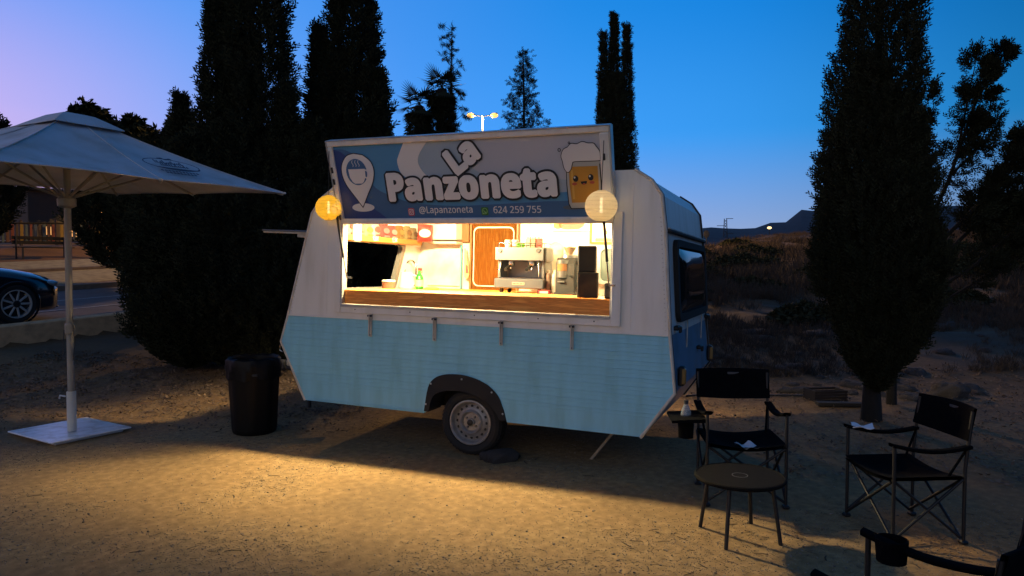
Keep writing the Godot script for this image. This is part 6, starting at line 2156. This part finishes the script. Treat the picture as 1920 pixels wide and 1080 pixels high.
	for sd in [1.0, -1.0]:
		put("door_mirror", MB.new().ell(Vector3(-0.82, 0.98, sd * 0.98), Vector3(0.07, 0.06, 0.1), 12, 8), M.car, t)

# ---------------------------------------------------------------- folding chairs and the low table
func make_chair(label: String, w := Transform3D()) -> Node3D:
	var t := thing("folding_chair", label, "chair", w)
	var hw := 0.24
	var fz := 0.22
	var bz := -0.2
	var sh := 0.40
	for s in [-1.0, 1.0]:
		var rear := MB.new()
		rear.tube([Vector3(s * hw, 0.0, bz - 0.02), Vector3(s * hw, 0.45, bz - 0.02), Vector3(s * hw, 0.81, bz - 0.06)], 0.0105, 8)
		rear.box(Vector3(s * hw, 0.012, bz - 0.02), Vector3(0.045, 0.024, 0.045), 0.008)
		put("rear_post", rear, M.chair_tube, t)
		var fr := MB.new()
		fr.tube([Vector3(s * hw * 1.04, 0.0, fz), Vector3(s * hw * 1.04, 0.61, fz)], 0.0105, 8)
		fr.box(Vector3(s * hw * 1.04, 0.012, fz), Vector3(0.045, 0.024, 0.045), 0.008)
		put("front_post", fr, M.chair_tube, t)
		var x := MB.new()
		x.tube([Vector3(s * hw, 0.04, bz), Vector3(s * hw, sh, fz)], 0.009, 7)
		x.tube([Vector3(s * (hw + 0.012), 0.04, fz), Vector3(s * (hw + 0.012), sh, bz)], 0.009, 7)
		put("side_brace", x, M.chair_tube, t)
		var rows := []
		for j in 9:
			var u := j / 8.0
			var p := Vector3(s * (hw + 0.005), lerpf(0.62, 0.60, u) - 0.035 * sin(PI * u), lerpf(fz + 0.02, bz - 0.045, u))
			rows.append(PackedVector3Array([p + Vector3(-0.026, 0.004, 0), p + Vector3(-0.015, 0.009, 0), p + Vector3(0.015, 0.009, 0), p + Vector3(0.026, 0.004, 0), p + Vector3(0.022, -0.012, 0), p + Vector3(-0.022, -0.012, 0)]))
		put("armrest", MB.new().grid(rows, true), M.chair_cloth, t)
		var fl := MB.new()
		fl.tube([Vector3(s * hw, 0.60, bz - 0.04), Vector3(s * hw * 0.86, 0.40, bz + 0.06)], [0.008, 0.008], 5)
		put("side_strap", fl, M.chair_cloth, t)
	for z in [fz, bz]:
		var x := MB.new()
		x.tube([Vector3(-hw, 0.04, z), Vector3(hw, sh - 0.01, z + 0.01)], 0.009, 7)
		x.tube([Vector3(hw, 0.04, z), Vector3(-hw, sh - 0.01, z - 0.012)], 0.009, 7)
		put("cross_brace", x, M.chair_tube, t)
	var rows := []
	for j in 9:
		var v := j / 8.0
		var line := PackedVector3Array()
		for i in 11:
			var u := i / 10.0
			var sag := 0.06 * sin(PI * u) * (0.45 + 0.55 * sin(PI * v))
			line.append(Vector3(lerpf(-hw - 0.01, hw + 0.01, u), sh + 0.02 - sag, lerpf(fz + 0.02, bz, v)))
		rows.append(line)
	for j in range(8, -1, -1):
		var line := PackedVector3Array()
		for i in 11:
			line.append(rows[j][i] + Vector3(0, -0.022, 0))
		rows.append(line)
	put("seat", MB.new().grid(rows), M.chair_cloth, t)
	rows = []
	for j in 7:
		var v := j / 6.0
		var line := PackedVector3Array()
		for i in 11:
			var u := i / 10.0
			line.append(Vector3(lerpf(-hw - 0.012, hw + 0.012, u), lerpf(0.635, 0.83, v) - 0.018 * sin(PI * u) * (1.0 - v), lerpf(bz - 0.02, bz - 0.06, v) - 0.055 * sin(PI * u)))
		rows.append(line)
	for j in range(6, -1, -1):
		var line := PackedVector3Array()
		for i in 11:
			line.append(rows[j][i] + Vector3(0, 0, -0.018))
		rows.append(line)
	put("backrest", MB.new().grid(rows), M.chair_cloth, t)
	put("maker_tab", MB.new().box(Vector3(0.02, 0.795, bz - 0.108), Vector3(0.09, 0.016, 0.004), 0.001), mat(0.06, 0.06, 0.065, 0.7), t)
	return t

func napkin(label: String, w: Transform3D, sx: float, sz: float) -> void:
	var rows := []
	for j in 7:
		var line := PackedVector3Array()
		for i in 7:
			var u := i / 6.0 - 0.5
			var v := j / 6.0 - 0.5
			line.append(Vector3(u * sx, 0.012 + 0.02 * absf(u) + 0.010 * sin(u * 7.0 + v * 5.0), v * sz))
		rows.append(line)
	for j in range(6, -1, -1):
		var line := PackedVector3Array()
		for i in 7:
			line.append(rows[j][i] * Vector3(0.96, 1, 0.96) + Vector3(0, -0.006, 0.004))
		rows.append(line)
	var t := thing("paper_napkin", label, "napkin", w)
	put("fold", MB.new().grid(rows), M.paper, t)

func seats() -> void:
	var c1 := at(Vector3(1.545, land(1.545, -4.78), -4.78), deg_to_rad(-6.0))
	var ch := make_chair("dark folding camp chair behind the low round table, facing the camera", c1)
	# cloth tray with a cup holder, only on this one
	var tr := MB.new()
	tr.prism(PackedVector2Array([Vector2(-0.245, 0.56), Vector2(-0.47, 0.545), Vector2(-0.47, 0.527), Vector2(-0.245, 0.535)]), -0.13, 0.17)
	put("side_tray", tr, M.chair_cloth, ch)
	put("cup_pocket", MB.new().lathe([Vector2(0.0, 0.40), Vector2(0.05, 0.40), Vector2(0.056, 0.54)], 18), M.chair_cloth, ch).position = Vector3(-0.36, 0, 0.02)
	var bt := thing("water_bottle", "clear plastic water bottle standing in the tray of the folding chair", "bottle", c1 * at(Vector3(-0.36, 0.41, 0.02)))
	var pm := mat(0.30, 0.36, 0.40, 0.1)
	pm.transparency = BaseMaterial3D.TRANSPARENCY_ALPHA
	pm.albedo_color.a = 0.45
	put("bottle_body", MB.new().lathe([Vector2(0.0, 0.0), Vector2(0.033, 0.002), Vector2(0.035, 0.01), Vector2(0.035, 0.06), Vector2(0.033, 0.065), Vector2(0.035, 0.07), Vector2(0.035, 0.15), Vector2(0.03, 0.18), Vector2(0.014, 0.215), Vector2(0.013, 0.23)], 20), pm, bt)
	put("bottle_cap", MB.new().lathe([Vector2(0.016, 0.222), Vector2(0.016, 0.245), Vector2(0.0, 0.247)], 16), M.seal, bt)
	napkin("white folded napkin on the seat of the chair behind the table", c1 * at(Vector3(0.03, 0.36, 0.1), 0.5), 0.12, 0.12)
	var c2 := at(Vector3(2.33, land(2.33, -4.18), -4.18), deg_to_rad(-86.0)) * Transform3D(Basis().scaled(Vector3(0.96, 0.93, 0.96)), Vector3.ZERO)
	var d2 := make_chair("dark folding camp chair at the cypress side, turned towards the table", c2)
	napkin("white paper on the left armrest of the chair near the cypress", c2 * at(Vector3(-0.24, 0.60, 0.13), 1.2), 0.13, 0.1)
	var c3 := at(Vector3(1.31, land(1.3, -2.26), -2.26), deg_to_rad(-133.0))
	c3 = c3 * Transform3D(Basis().scaled(Vector3(1.0, 0.97, 1.0)), Vector3.ZERO)
	var d3 := make_chair("dark folding camp chair cut off by the lower right corner", c3)
	put("cup_holder", MB.new().lathe([Vector2(0.05, 0.52), Vector2(0.056, 0.605), Vector2(0.05, 0.607), Vector2(0.046, 0.55)], 18), M.chair_cloth, d3).position = Vector3(-0.245, 0.01, 0.14)
	napkin("crumpled white napkin on the chair in the lower right corner", c3 * at(Vector3(-0.15, 0.36, 0.06), 0.3), 0.16, 0.12)
	# table
	var tp := Vector3(1.327, 0, -4.09)
	var tb := thing("side_table", "low round dark side table with four thin splayed legs", "table", at(Vector3(tp.x, land(tp.x, tp.z) - 0.003, tp.z), 0.0))
	put("table_top", MB.new().lathe([Vector2(0.0, 0.338), Vector2(0.235, 0.338), Vector2(0.252, 0.344), Vector2(0.258, 0.352), Vector2(0.256, 0.362), Vector2(0.246, 0.366), Vector2(0.242, 0.363), Vector2(0.0, 0.361)], 56), M.table_top, tb)
	put("table_inlay", MB.new().lathe([Vector2(0.045, 0.3615), Vector2(0.045, 0.3635), Vector2(0.042, 0.3635), Vector2(0.042, 0.3615)], 28), mat(0.1, 0.1, 0.1, 0.5), tb)
	for k in 4:
		var a := deg_to_rad([205.0, 265.0, 345.0, 110.0][k])
		a = deg_to_rad(35.0 + 90.0 * k)
		var lg := MB.new()
		lg.tube([Vector3(cos(a) * 0.185, 0.34, sin(a) * 0.185), Vector3(cos(a) * 0.235, 0.0, sin(a) * 0.235)], 0.0115, 9)
		put("leg", lg, M.chair_tube, tb)

# ---------------------------------------------------------------- lamps and marks on the horizon
func street_lamps() -> void:
	var p := Vector3(-1.65, 0, -40.0)
	p.y = land(p.x, p.z)
	var t := thing("street_lamp", "tall twin-armed street lamp glowing amber behind the caravan", "street lamp", at(p))
	var top := 9.75 - p.y
	put("post", MB.new().tube([Vector3.ZERO, Vector3(0, top * 0.5, 0), Vector3(0, top, 0)], [0.09, 0.06, 0.035], 10), mat(0.05, 0.045, 0.04, 0.8), t)
	for s in [-1.0, 1.0]:
		put("arm", MB.new().tube([Vector3(0, top - 0.06, 0), Vector3(s * 0.25, top - 0.02, 0), Vector3(s * 0.5, top + 0.02, 0)], 0.022, 8), M.black, t)
		var hd := MB.new()
		hd.t = Transform3D(Basis(Vector3.BACK, s * 0.22), Vector3(s * 0.62, top + 0.06, 0))
		hd.box(Vector3.ZERO, Vector3(0.46, 0.07, 0.22), 0.025)
		var head := put("lamp_head", hd, M.black, t)
		var gl := MB.new()
		gl.ell(Vector3(s * 0.66, top + 0.0, 0.02), Vector3(0.22, 0.14, 0.14), 16, 10)
		put("lamp_bulb", gl, glow(1.0, 0.52, 0.14, 1.5), head)
		var o := OmniLight3D.new()
		o.name = "street_light"
		o.light_color = Color(1.0, 0.76, 0.42)
		o.light_energy = 300.0
		o.light_size = 0.08
		o.omni_range = 80.0
		o.omni_attenuation = 2.0
		o.shadow_enabled = true
		o.position = Vector3(s * 0.66, top + 0.0, 0.02)
		t.add_child(o, true)
	# far marks on the ridge
	var py := thing("power_pylon", "small lattice power pylon on the far ridge", "pylon", at(Vector3(90.0, 0, -300.0)))
	py.position.y = 10.0
	var b := MB.new()
	for s in [-1.0, 1.0]:
		b.tube([Vector3(s * 1.1, -6, 0), Vector3(s * 0.5, 9.6, 0)], 0.16, 5)
	for k in 8:
		b.tube([Vector3(-1.0 + 0.06 * k, k * 1.15, 0), Vector3(1.0 - 0.06 * k, (k + 1) * 1.15, 0)], 0.09, 4)
		b.tube([Vector3(1.0 - 0.06 * k, k * 1.15, 0), Vector3(-1.0 + 0.06 * k, (k + 1) * 1.15, 0)], 0.09, 4)
	put("lattice_mast", b, M.seal, py)
	for e in [[9.6, 0.2, 3.2], [6.6, -3.6, 0.3], [3.4, 0.3, 3.4]]:
		put("cross_arm", MB.new().box(Vector3((e[1] + e[2]) / 2, e[0], 0), Vector3(e[2] - e[1], 0.22, 0.3), 0.03), M.seal, py)
	var sg := thing("round_road_sign", "tiny round sign on a post, on the skyline beside the caravan", "sign", at(Vector3(16.4, land(16.4, -60.0), -60.0)))
	put("post", MB.new().tube([Vector3(0, -0.5, 0), Vector3(0, 1.1, 0)], 0.05, 6), M.seal, sg)
	put("disc", MB.new().ell(Vector3(0, 1.3, 0), Vector3(0.26, 0.33, 0.05), 14, 8), M.seal, sg)
	for e in [[61.5, -170.0, 9.6, "pale far-off street lamp on a thin post at the foot of the hills"], [65.5, -172.0, 6.3, "low orange far-off street lamp at the foot of the hills"]]:
		var fl := thing("distant_lamp", e[3], "street lamp", at(Vector3(e[0], land(e[0], e[1]), e[1])))
		var h: float = e[2] - fl.position.y
		put("post", MB.new().tube([Vector3(0, -1.0, 0), Vector3(0, h, 0)], 0.1, 6), M.seal, fl)
		put("lamp_glass", MB.new().ell(Vector3(0, h, 0), Vector3(0.55, 0.32, 0.4), 12, 8), glow(1.0, 0.66, 0.28, 2.2), fl)
